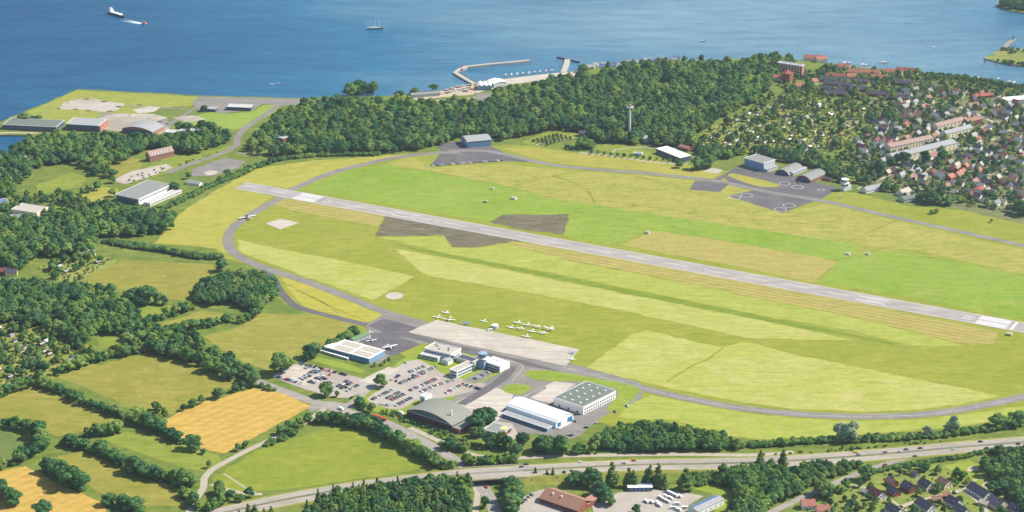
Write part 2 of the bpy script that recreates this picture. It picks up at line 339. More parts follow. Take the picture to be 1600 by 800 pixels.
FIELDS = [
 ('airfield', [(262, 378), (275, 345), (335, 300), (400, 264), (480, 252), (600, 243), (680, 240), (790, 226), (830, 228), (900, 238), (1000, 246), (1060, 254), (1140, 268), (1200, 285), (1300, 300), (1330, 300), (1420, 322), (1500, 328), (1600, 349), (1800, 392), (1800, 620), (1600, 650), (1500, 668), (1400, 676), (1280, 684), (1190, 688), (1120, 680), (960, 666), (900, 650), (780, 620), (690, 585), (640, 560), (560, 520), (500, 500), (440, 470), (425, 445), (395, 415), (345, 402), (330, 380)], .05, g_mid),
 ('meadow', [(240, 381), (272, 345), (290, 327), (335, 299), (400, 264), (480, 252), (590, 244), (640, 240), (560, 258), (500, 277), (460, 294), (374, 286), (376, 292), (425, 308), (385, 335), (360, 358), (352, 378), (357, 396), (340, 390), (300, 384)], .09, grass('yellow_meadow', C(196, 194, 88), C(186, 190, 78), C(206, 196, 98), big=.018, fleck=.13)),
 ('vivid_meadow', [(478, 296), (505, 281), (545, 267), (600, 256), (700, 273), (770, 285), (820, 300), (850, 307), (930, 320), (1050, 340), (1000, 364), (965, 383), (885, 369), (700, 336)], .09, g_viv),
 ('rough_meadow', [(605, 256), (640, 246), (682, 261), (790, 256), (860, 264), (1000, 274), (1130, 287), (1200, 306), (1230, 334), (1290, 318), (1400, 345), (1600, 391), (1800, 440), (1800, 470), (1600, 428), (1430, 391), (1330, 382), (1200, 361), (1050, 340), (930, 320), (850, 307), (770, 285), (700, 273)], .09, g_och2),
 ('ochre_strip', [(785, 232), (830, 230), (900, 240), (1000, 248), (1060, 256), (1125, 272), (1108, 280), (1000, 266), (900, 258), (850, 251)], .09, g_och),
 ('heath', [(602, 336), (586, 369), (695, 368), (706, 386), (735, 387), (800, 378), (826, 377), (800, 371), (700, 353)], .09, g_heath),
 ('heath', [(765, 347), (785, 336), (890, 335), (881, 367), (800, 356)], .13, g_heath),
 ('tan_strip', [(445, 309), (500, 318), (600, 335), (592, 354), (500, 337), (430, 322)], .09, g_tan),
 ('tan_strip', [(800, 377), (850, 383), (1000, 408), (1200, 445), (1400, 486), (1560, 519), (1552, 538), (1500, 536), (1420, 516), (1300, 488), (1200, 469), (1100, 448), (1000, 428), (900, 409), (790, 380)], .09, g_tan),
 ('light_strip', [(586, 370), (694, 369), (705, 387), (735, 388), (790, 381), (900, 410), (1000, 429), (1100, 449), (1200, 470), (1300, 489), (1420, 517), (1490, 536), (1510, 541), (1430, 541), (1330, 516), (1200, 495), (1000, 454), (850, 424), (700, 397), (640, 382)], .09, g_light2),
 ('light_strip', [(618, 389), (700, 404), (800, 424), (1000, 464), (1200, 503), (1335, 532), (1250, 531), (1170, 528), (1100, 513), (960, 483), (800, 453), (670, 431), (648, 418)], .09, g_light),
 ('light_field', [(370, 374), (400, 382), (520, 404), (648, 432), (582, 469), (500, 440), (400, 404), (374, 392)], .09, g_light),
 ('light_field', [(916, 574), (990, 521), (1010, 517), (1128, 543), (1160, 535), (1180, 537), (1250, 556), (1562, 618), (1500, 632), (1440, 640), (1350, 643), (1250, 640), (1150, 627), (1050, 608), (960, 586)], .09, g_light),
 ('dark_track', [(605, 380), (700, 397), (800, 416), (1000, 456), (1200, 496), (1405, 537), (1395, 539), (1200, 502), (1000, 462), (800, 421), (700, 402)], .12, g_line),
 ('vivid_strip', [(1050, 340), (1180, 358), (1345, 383), (1335, 393), (1310, 408), (1200, 388), (1030, 362), (1000, 366)], .12, g_viv),
 ('tan_patch', [(968, 383), (1020, 362), (1032, 361), (1200, 388), (1311, 408), (1272, 441), (1100, 407)], .12, g_tan2),
 ('vivid_meadow', [(1278, 442), (1311, 407), (1360, 395), (1400, 392), (1600, 429), (1800, 470), (1800, 540), (1600, 499), (1500, 481), (1400, 461)], .12, g_viv),
 ('light_field', [(965, 652), (985, 631), (1020, 617), (1100, 634), (1200, 650), (1330, 659), (1450, 655), (1600, 634), (1720, 612), (1720, 630), (1600, 652), (1500, 667), (1400, 674), (1300, 682), (1190, 686), (1130, 680), (1060, 657), (1000, 655)], .09, g_light2),
 ('yellow_field', [(437, 432), (480, 445), (540, 468), (597, 492), (585, 500), (570, 505), (520, 493), (475, 478), (455, 458)], .09, grass('yellow_field', C(206, 200, 84), C(194, 192, 76), None, fleck=.12)),
 ('pasture', [(118, 442), (190, 406), (332, 413), (335, 422), (305, 452), (290, 470), (240, 461), (200, 452), (130, 448)], .07, g_pas),
 ('pasture', [(183, 478), (270, 477), (268, 490), (230, 499), (190, 487)], .07, g_pas3),
 ('pasture', [(230, 513), (315, 485), (352, 490), (345, 497), (260, 519), (240, 517)], .07, g_pas2),
 ('dry_pasture', [(318, 526), (380, 509), (400, 489), (480, 492), (560, 507), (530, 522), (495, 547), (470, 562), (440, 570), (420, 580), (380, 566), (340, 542)], .07, g_pas2),
 ('pasture', [(150, 528), (190, 525), (197, 541), (155, 544)], .07, g_pas3),
 ('pasture', [(86, 589), (230, 550), (300, 570), (366, 593), (360, 606), (300, 636), (258, 650), (200, 634), (130, 604)], .07, g_pas),
 ('pasture', [(-60, 640), (55, 602), (110, 625), (193, 655), (150, 670), (90, 682), (60, 667), (-60, 640)], .07, g_pas),
 ('dark_pasture', [(-60, 670), (0, 673), (30, 684), (56, 693), (40, 711), (0, 723), (-60, 735)], .07, g_dkp),
 ('wheat_field', [(250, 662), (300, 634), (395, 607), (440, 614), (486, 634), (460, 650), (350, 709), (315, 702), (275, 682)], .11, g_wheat),
 ('pasture', [(158, 686), (195, 675), (260, 688), (340, 710), (346, 721), (320, 737), (290, 732), (230, 712)], .07, g_pas3),
 ('pasture', [(88, 713), (130, 705), (190, 730), (240, 750), (284, 765), (278, 792), (215, 788), (150, 768), (110, 737)], .07, g_pas),
 ('wheat_field', [(-60, 745), (0, 737), (40, 729), (62, 738), (100, 760), (162, 785), (170, 812), (-60, 830)], .11, g_wheat),
 ('green_field', [(330, 748), (400, 704), (480, 679), (530, 666), (590, 680), (640, 704), (672, 726), (630, 738), (540, 752), (430, 767), (350, 770)], .07, grass('green_field', C(162, 176, 62), C(148, 166, 58), C(172, 178, 72), fleck=.15, big=.02)),
 ('lawn', [(55, 290), (110, 270), (135, 276), (128, 290), (90, 300), (60, 302)], .07, g_pas3),
 ('lawn', [(170, 262), (205, 247), (225, 250), (215, 272), (180, 278)], .07, g_pas),
 ('lawn', [(100, 315), (150, 290), (185, 295), (180, 305), (150, 318), (110, 312)], .07, g_och),
 ('point_meadow', [(20, 184), (70, 163), (121, 141), (200, 145), (280, 149), (310, 151), (300, 165), (240, 170), (230, 178), (190, 185), (150, 192), (100, 191), (60, 190)], .07, grass('point_turf', C(178, 184, 84), C(164, 180, 74), C(196, 188, 100), big=.02, fleck=.13)),
 ('point_meadow', [(285, 192), (300, 182), (330, 175), (360, 178), (395, 174), (412, 164), (440, 164), (425, 178), (380, 202), (340, 203), (300, 200)], .07, grass('point_lawn', C(156, 188, 76), C(170, 192, 84), None, fleck=.1)),
 ('yard_lawn', [(228, 262), (268, 243), (330, 236), (366, 226), (362, 238), (300, 258), (232, 280), (205, 272)], .07, g_pas3),
 ('glade', [(1020, 135), (1032, 128), (1060, 127), (1068, 130), (1040, 140)], .07, g_viv),
 ('orchard_lawn', [(815, 222), (850, 208), (890, 204), (905, 212), (870, 226), (830, 230)], .08, g_pas3),
 ('park_lawn', [(925, 232), (940, 222), (990, 228), (1030, 242), (1060, 252), (1000, 248)], .08, g_pas3),
 ('play_lawn', [(1472, 727), (1515, 719), (1535, 728), (1540, 745), (1515, 752), (1500, 748)], .08, g_isl),
 ('play_lawn', [(1520, 752), (1550, 742), (1570, 755), (1560, 768), (1540, 765)], .08, g_isl),
 ('clearing', [(1080, 765), (1110, 757), (1140, 765), (1150, 785), (1130, 805), (1115, 800), (1130, 783), (1110, 770)], .08, g_isl),
 ('allotment_ground', [(1075, 235), (1100, 205), (1150, 180), (1220, 150), (1300, 155), (1390, 180), (1340, 205), (1290, 240), (1200, 242)], .06, grass('allotment_turf', C(152, 166, 78), C(184, 188, 92), C(128, 146, 70), big=.06, fleck=.2)),
 ('village_ground', [(1290, 130), (1400, 120), (1500, 128), (1700, 165), (1700, 370), (1560, 342), (1480, 322), (1420, 310), (1340, 290), (1330, 240), (1390, 180)], .055, grass('village_turf', C(128, 140, 84), C(150, 154, 96), C(168, 160, 126), big=.07, fleck=.3)),
 ('allotment_ground', [(-60, 520), (0, 508), (60, 512), (150, 545), (152, 572), (90, 590), (60, 600), (0, 618), (-60, 630)], .06, grass('allotment_turf', (0, 0, 0, 1), (0, 0, 0, 1))),
 ('allotment_ground', [(60, 415), (100, 402), (175, 402), (185, 408), (120, 442), (90, 440)], .06, grass('allotment_turf', (0, 0, 0, 1), (0, 0, 0, 1))),
 ('village_ground', [(1250, 790), (1330, 755), (1400, 730), (1465, 722), (1500, 750), (1560, 765), (1640, 770), (1640, 830), (1240, 830)], .055, grass('garden_turf', C(142, 164, 68), C(162, 174, 80), C(170, 160, 112), big=.06, fleck=.22)),
]
for i_, f in enumerate(FIELDS): sheet(f[0], f[1], f[2]+i_*.0004, f[3], amp=2.2 if 'heath' in f[0] else 1.6)

# ================================================================== paved areas
M_asph = paving('taxiway_asphalt', C(150, 145, 136), C(170, 164, 154), (.8, .8, .8, 1), 7)
M_dark = paving('dark_asphalt', C(114, 110, 110), C(132, 127, 124), (.85, .85, .85, 1), 8)
M_runway = paving('runway_asphalt', C(186, 178, 170), C(202, 194, 182), (.88, .88, .88, 1), 15)
M_conc = paving('apron_concrete', C(214, 202, 182), C(228, 218, 200), (.82, .8, .78, 1), 7)
M_conc2 = paving('pale_concrete', C(220, 208, 190), C(232, 220, 204), (.85, .83, .8, 1), 6)
M_lot = plain('parking_gravel', C(206, 196, 180), .1, .08, stain=C(194, 178, 164))
M_sand = plain('sand', C(222, 204, 172), .1, .1, stain=C(206, 190, 160))
M_rubble = plain('rubble_ground', C(214, 202, 184), .12, .06, stain=C(184, 172, 150))
M_road = paving('road_asphalt', C(176, 168, 156), C(190, 182, 168), (.94, .94, .94, 1), 20)
M_moto = paving('motorway_asphalt', C(184, 174, 158), C(200, 188, 170), (.95, .95, .95, 1), 30)
M_white = plain('white_marking', C(244, 242, 236), .05, .3)
M_path = plain('pale_path', C(206, 194, 170), .1, .15)
M_verge = grass('dry_verge', C(178, 176, 88), C(160, 170, 76), C(198, 180, 104), fleck=.15, big=.05)
PAVED = [
 ('apron_asphalt', [(572, 508), (598, 492), (650, 498), (910, 573), (1000, 598), (1003, 622), (940, 652), (905, 682), (880, 690), (850, 680), (740, 668), (690, 650), (650, 640), (700, 608), (755, 592), (788, 572), (660, 536), (610, 557), (585, 572), (545, 548), (575, 522)], .15, M_asph),
 ('apron_dark', [(575, 509), (600, 498), (652, 512), (640, 521), (760, 550), (830, 566), (880, 582), (790, 566), (700, 546), (655, 532), (600, 520)], .19, M_dark),
 ('apron_concrete', [(638, 519), (682, 500), (760, 516), (905, 546), (884, 572), (860, 567), (760, 546)], .23, M_conc),
 ('club_ramp', [(555, 530), (575, 520), (605, 520), (658, 538), (612, 557), (590, 548)], .20, M_dark),
 ('forecourt', [(700, 634), (760, 608), (775, 606), (803, 614), (795, 640), (770, 665), (735, 652)], .19, M_conc2),
 ('forecourt', [(818, 620), (866, 596), (900, 600), (866, 622), (868, 632)], .19, M_conc2),
 ('car_park', [(424, 588), (462, 569), (500, 575), (560, 590), (600, 601), (556, 617), (530, 622), (470, 606)], .15, M_lot),
 ('car_park', [(585, 600), (642, 562), (690, 576), (722, 592), (760, 600), (735, 612), (690, 622), (640, 625), (600, 612)], .165, M_lot),
 ('car_park', [(722, 596), (735, 588), (762, 576), (770, 582), (745, 598)], .21, M_asph),
 ('car_park', [(573, 624), (600, 608), (660, 610), (648, 626), (625, 640), (590, 634)], .19, M_lot),
 ('lawn', [(556, 628), (600, 603), (655, 603), (712, 612), (690, 640), (640, 650), (590, 645)], .155, g_isl),
 ('pale_gravel', [(428, 588), (462, 571), (496, 579), (505, 590), (478, 603)], .175, M_conc2),
 ('pale_slab', [(560, 596), (607, 573), (624, 578), (580, 600)], .2, M_conc2),
 ('lawn', [(819, 584), (850, 578), (990, 603), (994, 618), (966, 642), (948, 640), (966, 612), (918, 597), (868, 596), (835, 593)], .21, g_isl),
 ('lawn', [(784, 606), (800, 600), (825, 602), (829, 608), (812, 617), (790, 613)], .24, g_isl),
 ('lawn', [(628, 562), (680, 534), (700, 541), (760, 552), (790, 566), (798, 575), (770, 588), (760, 594), (740, 600), (722, 592), (696, 586), (650, 562), (600, 585)], .17, g_isl),
 ('lawn', [(560, 583), (485, 563), (500, 558), (570, 578)], .2, g_isl),
 ('north_apron', [(672, 259), (690, 238), (680, 222), (722, 221), (768, 229), (800, 244), (845, 254), (790, 252)], .13, M_dark),
 ('square_pad', [(1077, 297), (1087, 282), (1140, 287), (1125, 300)], .15, M_dark),
 ('helicopter_apron', [(1137, 306), (1185, 296), (1140, 285), (1130, 275), (1150, 260), (1200, 268), (1250, 278), (1312, 294), (1285, 310), (1222, 333)], .14, M_dark),
 ('lawn', [(1138, 275), (1146, 271), (1216, 288), (1210, 292), (1188, 292), (1160, 284)], .18, g_och),
 ('stand_pad', [(415, 349), (438, 342), (468, 348), (438, 359)], .15, M_conc2),
 ('compass_rose', [(602, 463), (606, 458.5), (617, 456.5), (628, 458.5), (630.5, 462), (626, 466), (616, 468), (606, 466)], .15, M_conc2),
 ('rubble', [(92, 170), (100, 160), (118, 155), (148, 154), (165, 158), (196, 162), (184, 172), (160, 175), (130, 171), (95, 171)], .12, M_rubble),
 ('rubble', [(150, 186), (180, 178), (240, 178), (262, 184), (240, 192), (265, 200), (250, 210), (180, 205), (150, 200)], .12, M_rubble),
 ('rubble', [(208, 172), (232, 166), (252, 168), (240, 175), (215, 177)], .12, M_conc2),
 ('point_yard', [(150, 188), (160, 176), (200, 178), (262, 186), (268, 200), (150, 204)], .09, M_asph),
 ('rubble', [(270, 184), (300, 180), (322, 186), (295, 192)], .12, M_rubble),
 ('point_apron', [(300, 161), (312, 151), (400, 153), (475, 155), (470, 164), (438, 165), (410, 162), (395, 172), (350, 177), (310, 172)], .10, M_asph),
 ('yard', [(175, 282), (205, 268), (260, 256), (270, 262), (235, 276), (195, 288)], .12, M_rubble),
 ('heli_yard', [(300, 265), (330, 254), (350, 247), (385, 252), (372, 262), (340, 274), (300, 276)], .13, M_asph),
 ('pale_disc', [(318, 270), (328, 266.5), (340, 268), (337, 272), (325, 274)], .17, M_conc2),
 ('boat_yard', [(925, 790), (965, 770), (1010, 763), (1060, 768), (1100, 775), (1075, 790), (1090, 806), (930, 806)], .10, M_lot),
 ('car_park', [(805, 806), (808, 785), (830, 770), (855, 764), (875, 770), (880, 800), (880, 806)], .10, M_lot),
 ('sand_pit', [(1511, 733), (1518, 728), (1528, 729), (1530, 734), (1520, 737), (1512, 736)], .12, M_sand),
 ('sand_pit', [(1534, 758), (1541, 752), (1546, 756), (1546, 764), (1538, 762)], .12, M_sand),
 ('boat_storage', [(645, 152), (690, 142), (715, 135), (740, 132), (746, 142), (740, 148), (690, 152), (650, 158)], .10, M_sand),
 ('marina_quay', [(744, 146), (746, 128), (800, 122), (850, 116), (905, 111), (900, 119), (850, 125), (790, 133)], .10, M_conc2),
 ('gravel_lot', [(742, 153), (746, 146), (770, 146), (772, 156), (755, 160)], .12, M_asph),
 ('bare_patch', [(1098, 268), (1112, 262), (1130, 266), (1122, 272)], .14, M_rubble),
 ('club_yard', [(752, 668), (775, 658), (800, 662), (809, 678), (800, 690), (780, 686)], .2, M_lot),
]
for i_, f in enumerate(PAVED): sheet(f[0], f[1], f[2]+i_*.0005, f[3], amp=.5, curve=(f[0] in ('lawn', 'compass_rose', 'pale_disc', 'sand_pit', 'car_park')))

# ================================================================== runway and taxiways
A_, B_ = G(375, 289.5), G(1588, 510)
d_ = (B_-A_).normalized(); n_ = Vector((-d_.y, d_.x, 0)); Ltot = (B_-A_).length+120
rline = [A_+d_*(Ltot*i/40) for i in range(41)]
runway = strip('runway', rline, -15, 15, .17, M_runway)
def rpart(name, s0, s1, t0, t1, z=.21, mat=M_white):
    mb = MB(); p = [A_+d_*s+n_*t for s, t in ((s0, t0), (s1, t0), (s1, t1), (s0, t1))]
    mb.add([(q.x, q.y, z) for q in p], [(0, 1, 2, 3)])
    o = mb.build(name, mat, runway)
    if o.data.polygons[0].normal.z < 0: o.data.flip_normals()
    return o
def along(px, py): return (G(px, py)-A_).dot(d_)
rpart('edge_line', 0, Ltot, 13.6, 14.5); rpart('edge_line', 0, Ltot, -14.5, -13.6)
s26 = along(468, 304); s08 = along(1587, 510)
for k in range(6):
    for sgn in (1, -1):
        rpart('threshold_stripe', s26, s26+34, sgn*(1.2+k*2.05), sgn*(2.9+k*2.05))
        rpart('threshold_stripe', s08-44, s08-8, sgn*(1.2+k*2.05), sgn*(2.9+k*2.05))
rpart('threshold_bar', s08-3.5, s08-.5, -13, 13)
# runway numbers: 26 at the far end, 08 at the near end, as painted strokes
SEG = {'2': 'abged', '6': 'acdefg', '0': 'abcdef', '8': 'abcdefg'}
def digit(ch, s, t, dirn):
    h, w, b = 12.0, 5.0, 1.1
    R = {'a': (0, w, h-b, h), 'g': (0, w, h/2-b/2, h/2+b/2), 'd': (0, w, 0, b), 'f': (0, b, h/2, h), 'e': (0, b, 0, h/2), 'b': (w-b, w, h/2, h), 'c': (w-b, w, 0, h/2)}
    for c in SEG[ch]:
        x0, x1, y0, y1 = R[c]
        rpart('number_stroke', *(sorted((s+dirn*y0, s+dirn*y1))), *(sorted((t-dirn*x0, t-dirn*x1))), z=.212)
digit('2', s26+42, 6.0, 1); digit('6', s26+42, -1.0, 1)
digit('0', s08-50, -6.0, -1); digit('8', s08-50, 1.0, -1)
s = s26+70
while s < s08-75: rpart('centreline_dash', s, s+30, -.55, .55); s += 52
for s in (s26-85, s26-45): rpart('centreline_dash', s, s+26, -.5, .5)
for s in (s26+150, s08-190):
    for sg in (1, -1): rpart('aiming_mark', s, s+36, sg*5, sg*7)
def road(name, px, w, z, mat, line=None, edge=None):
    ln = gl(px); o = strip(name, ln, -w/2, w/2, z, mat)
    if line: dashes(o, ln, 0, line[0], line[1], line[2], z+.04, M_white, 'centre_line')
    if edge:
        for sg in (1, -1): strip('edge_line', ln, sg*(w/2-edge-.35), sg*(w/2-edge), z+.04, M_white, o)
    return o
M_yel = plain('yellow_marking', C(224, 214, 150), .05, .3)
road('taxiway', [(438, 303), (470, 290), (510, 273), (560, 259), (610, 248), (660, 241), (720, 237)], 12, .145, M_asph)
road('taxiway', [(700, 236), (760, 236), (810, 246), (860, 257), (920, 264), (1000, 270), (1060, 276), (1120, 283), (1200, 300), (1290, 315), (1400, 340), (1500, 362), (1600, 384), (1760, 420)], 11, .150, M_asph)
road('taxiway', [(448, 304), (415, 322), (377, 345), (358, 365), (358, 386), (376, 402), (412, 418), (470, 437), (540, 463), (600, 487), (650, 503)], 13, .155, M_asph)
road('taxiway', [(402, 413), (426, 434), (440, 458), (466, 480), (520, 495), (580, 509)], 10, .135, M_dark)
road('taxiway', [(880, 574), (940, 589), (1010, 608), (1100, 628), (1200, 643), (1330, 651), (1450, 647), (1550, 631), (1640, 610), (1760, 580)], 14, .165, M_asph, (.4, 20, 2))
road('service_road', [(1140, 286), (1120, 281), (1150, 268), (1160, 262)], 10, .143, M_dark)
road('apron_road', [(800, 572), (790, 588), (765, 606), (738, 622), (720, 632)], 11, .2, M_dark)
o = road('apron_road', [(790, 562), (812, 570), (818, 580), (805, 592), (812, 602), (850, 604), (840, 612), (790, 640)], 6, .195, M_asph)
strip('guide_line', gl([(770, 556), (800, 565), (817, 572), (812, 582), (800, 595)]), -.3, .3, .25, M_yel, o)
road('hall_road', [(1000, 612), (975, 630), (930, 648), (890, 672)], 8, .2, M_asph)
# roads outside the airfield
road('main_road', [(385, 590), (410, 599), (470, 621), (530, 640), (600, 660), (660, 689), (700, 712), (725, 728), (742, 745), (757, 765), (768, 785), (778, 810)], 13, .11, M_road, (.35, 4, 6))
road('side_road', [(425, 602), (480, 622), (535, 645), (590, 664), (640, 688)], 6, .10, M_path)
road('country_road', [(512, 634), (492, 650), (470, 664), (430, 684), (390, 702), (352, 722), (330, 735), (319, 748), (318, 762), (305, 782), (290, 812)], 7, .09, M_path)
road('junction_apron', [(480, 640), (505, 632), (530, 634), (548, 640)], 16, .12, M_road)
road('access_road', [(540, 634), (560, 622), (580, 606), (600, 590)], 7, .13, M_road)
road('country_road', [(330, 757), (380, 771), (410, 772)], 5, .085, M_path)
road('country_road', [(738, 748), (746, 770), (744, 790), (742, 812)], 6, .095, M_path)
road('frontage_road', [(640, 668), (700, 695), (745, 712), (800, 716), (860, 713), (960, 711), (1060, 710), (1180, 711), (1240, 706)], 7, .09, M_path)
road('slip_road', [(1500, 703.5), (1450, 710), (1410, 717), (1375, 728), (1340, 740), (1300, 757), (1255, 777), (1190, 808)], 8, .155, M_road)
for px, w in [([(1395, 798), (1420, 787), (1470, 774), (1500, 766), (1515, 772), (1535, 790), (1550, 812)], 5), ([(1504, 765), (1520, 752), (1542, 743)], 2.5), ([(1397, 790), (1410, 804)], 5),
              ([(1330, 758), (1360, 764), (1390, 780), (1420, 800)], 3)]:
    road('village_street', px, w, .1, M_path)
for px, w in [([(1400, 272), (1430, 258), (1460, 248), (1500, 236), (1560, 215)], 5), ([(1400, 262), (1450, 240), (1520, 205), (1560, 190)], 6), ([(1470, 172), (1500, 155), (1510, 140)], 5), ([(1480, 160), (1520, 175), (1560, 195), (1620, 225)], 6),
              ([(1340, 295), (1420, 262), (1460, 248)], 4), ([(1430, 300), (1500, 280), (1620, 262)], 4)]:
    road('village_street', px, w, .1, M_path)
for px in [[(-30, 215), (0, 208), (60, 208)]]: road('quay_path', px, 6, .1, M_sand)
road('point_road', [(262, 270), (300, 255), (345, 240), (368, 228), (372, 212), (390, 195), (410, 182), (435, 165)], 10, .12, M_asph)
road('point_road', [(370, 238), (400, 242), (425, 238), (445, 236)], 6, .115, M_asph)
road('point_road', [(262, 196), (300, 172), (320, 160)], 7, .11, M_asph)
road('point_road', [(200, 165), (240, 168), (290, 170)], 6, .105, M_asph)
road('park_path', [(838, 226), (870, 220), (898, 215)], 4, .10, M_path)
road('park_path', [(905, 238), (960, 245), (1030, 254), (1075, 256)], 5, .10, M_path)
road('park_path', [(955, 242), (962, 234), (1000, 230), (1020, 232)], 3, .10, M_path)
road('shore_road', [(640, 160), (700, 156), (745, 152), (800, 140)], 5, .11, M_path)
road('field_track', [(350, 740), (380, 760), (400, 770)], 2, .12, M_path)
road('grass_track', [(1190, 335), (1235, 330), (1280, 322)], 3, .13, grass('worn_turf', C(200, 196, 104), C(190, 190, 92), None))
road('grass_track', [(1355, 393), (1400, 388), (1440, 370), (1470, 362)], 4, .14, grass('worn_turf', (0, 0, 0, 1), (0, 0, 0, 1)))

M_ditch = grass('ditch_turf', C(154, 164, 64), C(166, 172, 70), None)
for px, w in [([(800, 291), (840, 281), (880, 272), (905, 267)], 2.2), ([(868, 276), (900, 287), (920, 301), (929, 318)], 3.2), ([(1042, 597), (1060, 585), (1085, 570), (1105, 562), (1118, 552), (1130, 544)], 2.4), ([(463, 454), (490, 466), (520, 480), (550, 493), (578, 504)], 1.6), ([(545, 268), (640, 264), (720, 277), (830, 300)], 1.6), ([(440, 440), (500, 470), (530, 490)], 1.4),
              ([(1000, 276), (1080, 300), (1137, 307)], 1.8), ([(930, 320), (1000, 322), (1100, 335), (1200, 345), (1300, 352)], 1.6), ([(1400, 345), (1320, 380)], 1.8), ([(1600, 430), (1500, 412), (1400, 393)], 1.5), ([(600, 243), (520, 251), (430, 270)], 1.4)]:
    road('grass_track', px, w, .15, M_ditch)
# helipad rings, one annulus each
for (x, y, rx) in [(1148, 308.5, 9.4), (1166.5, 305.5, 9.4), (1219, 327.5, 9.5), (1233, 321.5, 9.5), (1226, 287, 9.0), (1246, 292.5, 9.5), (1283, 297, 6)]:
    c = G(x, y); r = rx/1.16; mb = MB(); n = 40
    for k in range(n):
        a, b = 2*math.pi*k/n, 2*math.pi*(k+1)/n
        mb.add([(c.x+q*math.cos(t), c.y+q*math.sin(t), .2) for t in (a, b) for q in (r-.75, r)], [(0, 1, 3, 2)])
    struct(mb.build('helipad_ring', M_white))

# ================================================================== motorway on its embankment, with the bridge over the main road
med = [(330, 806, 0), (425, 785, 0), (500, 771, 1), (560, 761, 2.5), (660, 749, 5), (735, 741, 6), (800, 737, 6), (900, 731, 4), (1000, 726.5, 2), (1100, 725, .6), (1200, 722, .2), (1300, 716, .2), (1400, 708, .2), (1500, 699, .2), (1600, 691, .2), (1780, 674, .2)]
mline = smooth_line([G(*p) for p in med])
for p in mline: p.z = max(p.z, 0.0)
x_l, x_r = G(716, 743, 5).x, G(800, 737, 6).x
def part_line(f): return [p for p in mline if f(p.x)]
left_l = part_line(lambda x: x <= x_l+6); right_l = part_line(lambda x: x >= x_r-6); mid_l = part_line(lambda x: x_l-14 <= x <= x_r+14)
M_bank = grass('bank_turf', C(150, 160, 70), C(176, 172, 86), C(120, 140, 62), fleck=.2, big=.05)
for seg in (left_l, right_l):
    mb = MB(); n = len(seg); ring = []
    a0 = offset(seg, 14.5); b0 = offset(seg, -14.5)
    a1 = [p+(p-q).normalized()*(1.7*p.z+.5) for p, q in zip(a0, seg)]; b1 = [p+(p-q).normalized()*(1.7*p.z+.5) for p, q in zip(b0, seg)]
    vs_ = []
    for i in range(n): vs_ += [(a1[i].x, a1[i].y, .06), (a0[i].x, a0[i].y, seg[i].z+.07), (b0[i].x, b0[i].y, seg[i].z+.07), (b1[i].x, b1[i].y, .06)]
    fs = [(4*i+k, 4*i+k+1, 4*i+k+5, 4*i+k+4) for i in range(n-1) for k in range(3)]
    fs += [(0, 1, 2, 3), (4*n-4, 4*n-3, 4*n-2, 4*n-1)]
    mb.add(vs_, fs); struct(mb.build('embankment', M_bank))
moto = strip('motorway', mline, 1.6, 11.5, .12, M_moto)
strip('carriageway', mline, -11.5, -1.6, .12, M_moto, moto)
for sg in (1, -1):
    strip('edge_line', mline, sg*2.0, sg*2.35, .16, M_white, moto); strip('edge_line', mline, sg*10.4, sg*10.8, .16, M_white, moto)
    dashes(moto, mline, sg*6.2, .3, 6, 12, .16, M_white)
strip('verge', mline, 11.5, 14.3, .10, M_verge, moto); strip('verge', mline, -14.3, -11.5, .10, M_verge, moto)
M_rail = plain('guard_rail_steel', C(170, 170, 168), .1, .5, .5)
mb = MB()
for w in (-.9, .9):
    l = offset(mline, w)
    for a, b in zip(l[:-1], l[1:]): mb.tube([a+Vector((0, 0, .8)), b+Vector((0, 0, .8))], .22, 4)
tag(mb.build('guard_rail', M_rail), 'grey steel crash barrier along the motorway median', 'guard rail')
br = thing('road_bridge', 'concrete motorway bridge over the local road behind the fir wood', 'bridge', tuple(G(758, 742)))
inv = Matrix.Translation(-br.location)
def bpart(name, mb, mat):
    o = mb.build(name, mat, br); o.data.transform(inv); return o
M_bc = plain('bridge_concrete', C(196, 188, 172), .1, .3)
mb = MB(); l = mid_l; n = len(l); a = offset(l, 14.5); b = offset(l, -14.5); vs_ = []
for i in range(n): vs_ += [(a[i].x, a[i].y, l[i].z+.08), (b[i].x, b[i].y, l[i].z+.08), (b[i].x, b[i].y, l[i].z-1.1), (a[i].x, a[i].y, l[i].z-1.1)]
mb.add(vs_, [(4*i+k, 4*i+(k+1) % 4, 4*i+4+(k+1) % 4, 4*i+4+k) for i in range(n-1) for k in range(4)]+[(3, 2, 1, 0), (4*n-4, 4*n-3, 4*n-2, 4*n-1)]); bpart('deck', mb, M_bc)
for sg in (14.7, -14.7):
    mb = MB(); ll = offset(l, sg)
    for p, q in zip(ll[:-1], ll[1:]): mb.tube([p+Vector((0, 0, .5)), q+Vector((0, 0, .5))], .5, 4)
    bpart('parapet', mb, M_bc)
for k in (l[1], l[-2]):
    t = (l[-1]-l[0]).normalized(); nn = Vector((-t.y, t.x, 0)); mb = MB(); p = [k+t*s1+nn*s2 for s1, s2 in ((-1, -14), (1, -14), (1, 14), (-1, 14))]
    mb.add([(q.x, q.y, 0) for q in p]+[(q.x, q.y, k.z-1.0) for q in p], [(0, 1, 5, 4), (1, 2, 6, 5), (2, 3, 7, 6), (3, 0, 4, 7)]); bpart('abutment', mb, M_bc)
mid = l[len(l)//2]
for s2 in (-10, -3, 4, 11):
    mb = MB(); q = mid+nn*s2; mb.cyl(q.x, q.y, 0, mid.z-1.0, .5); bpart('pier', mb, M_bc)
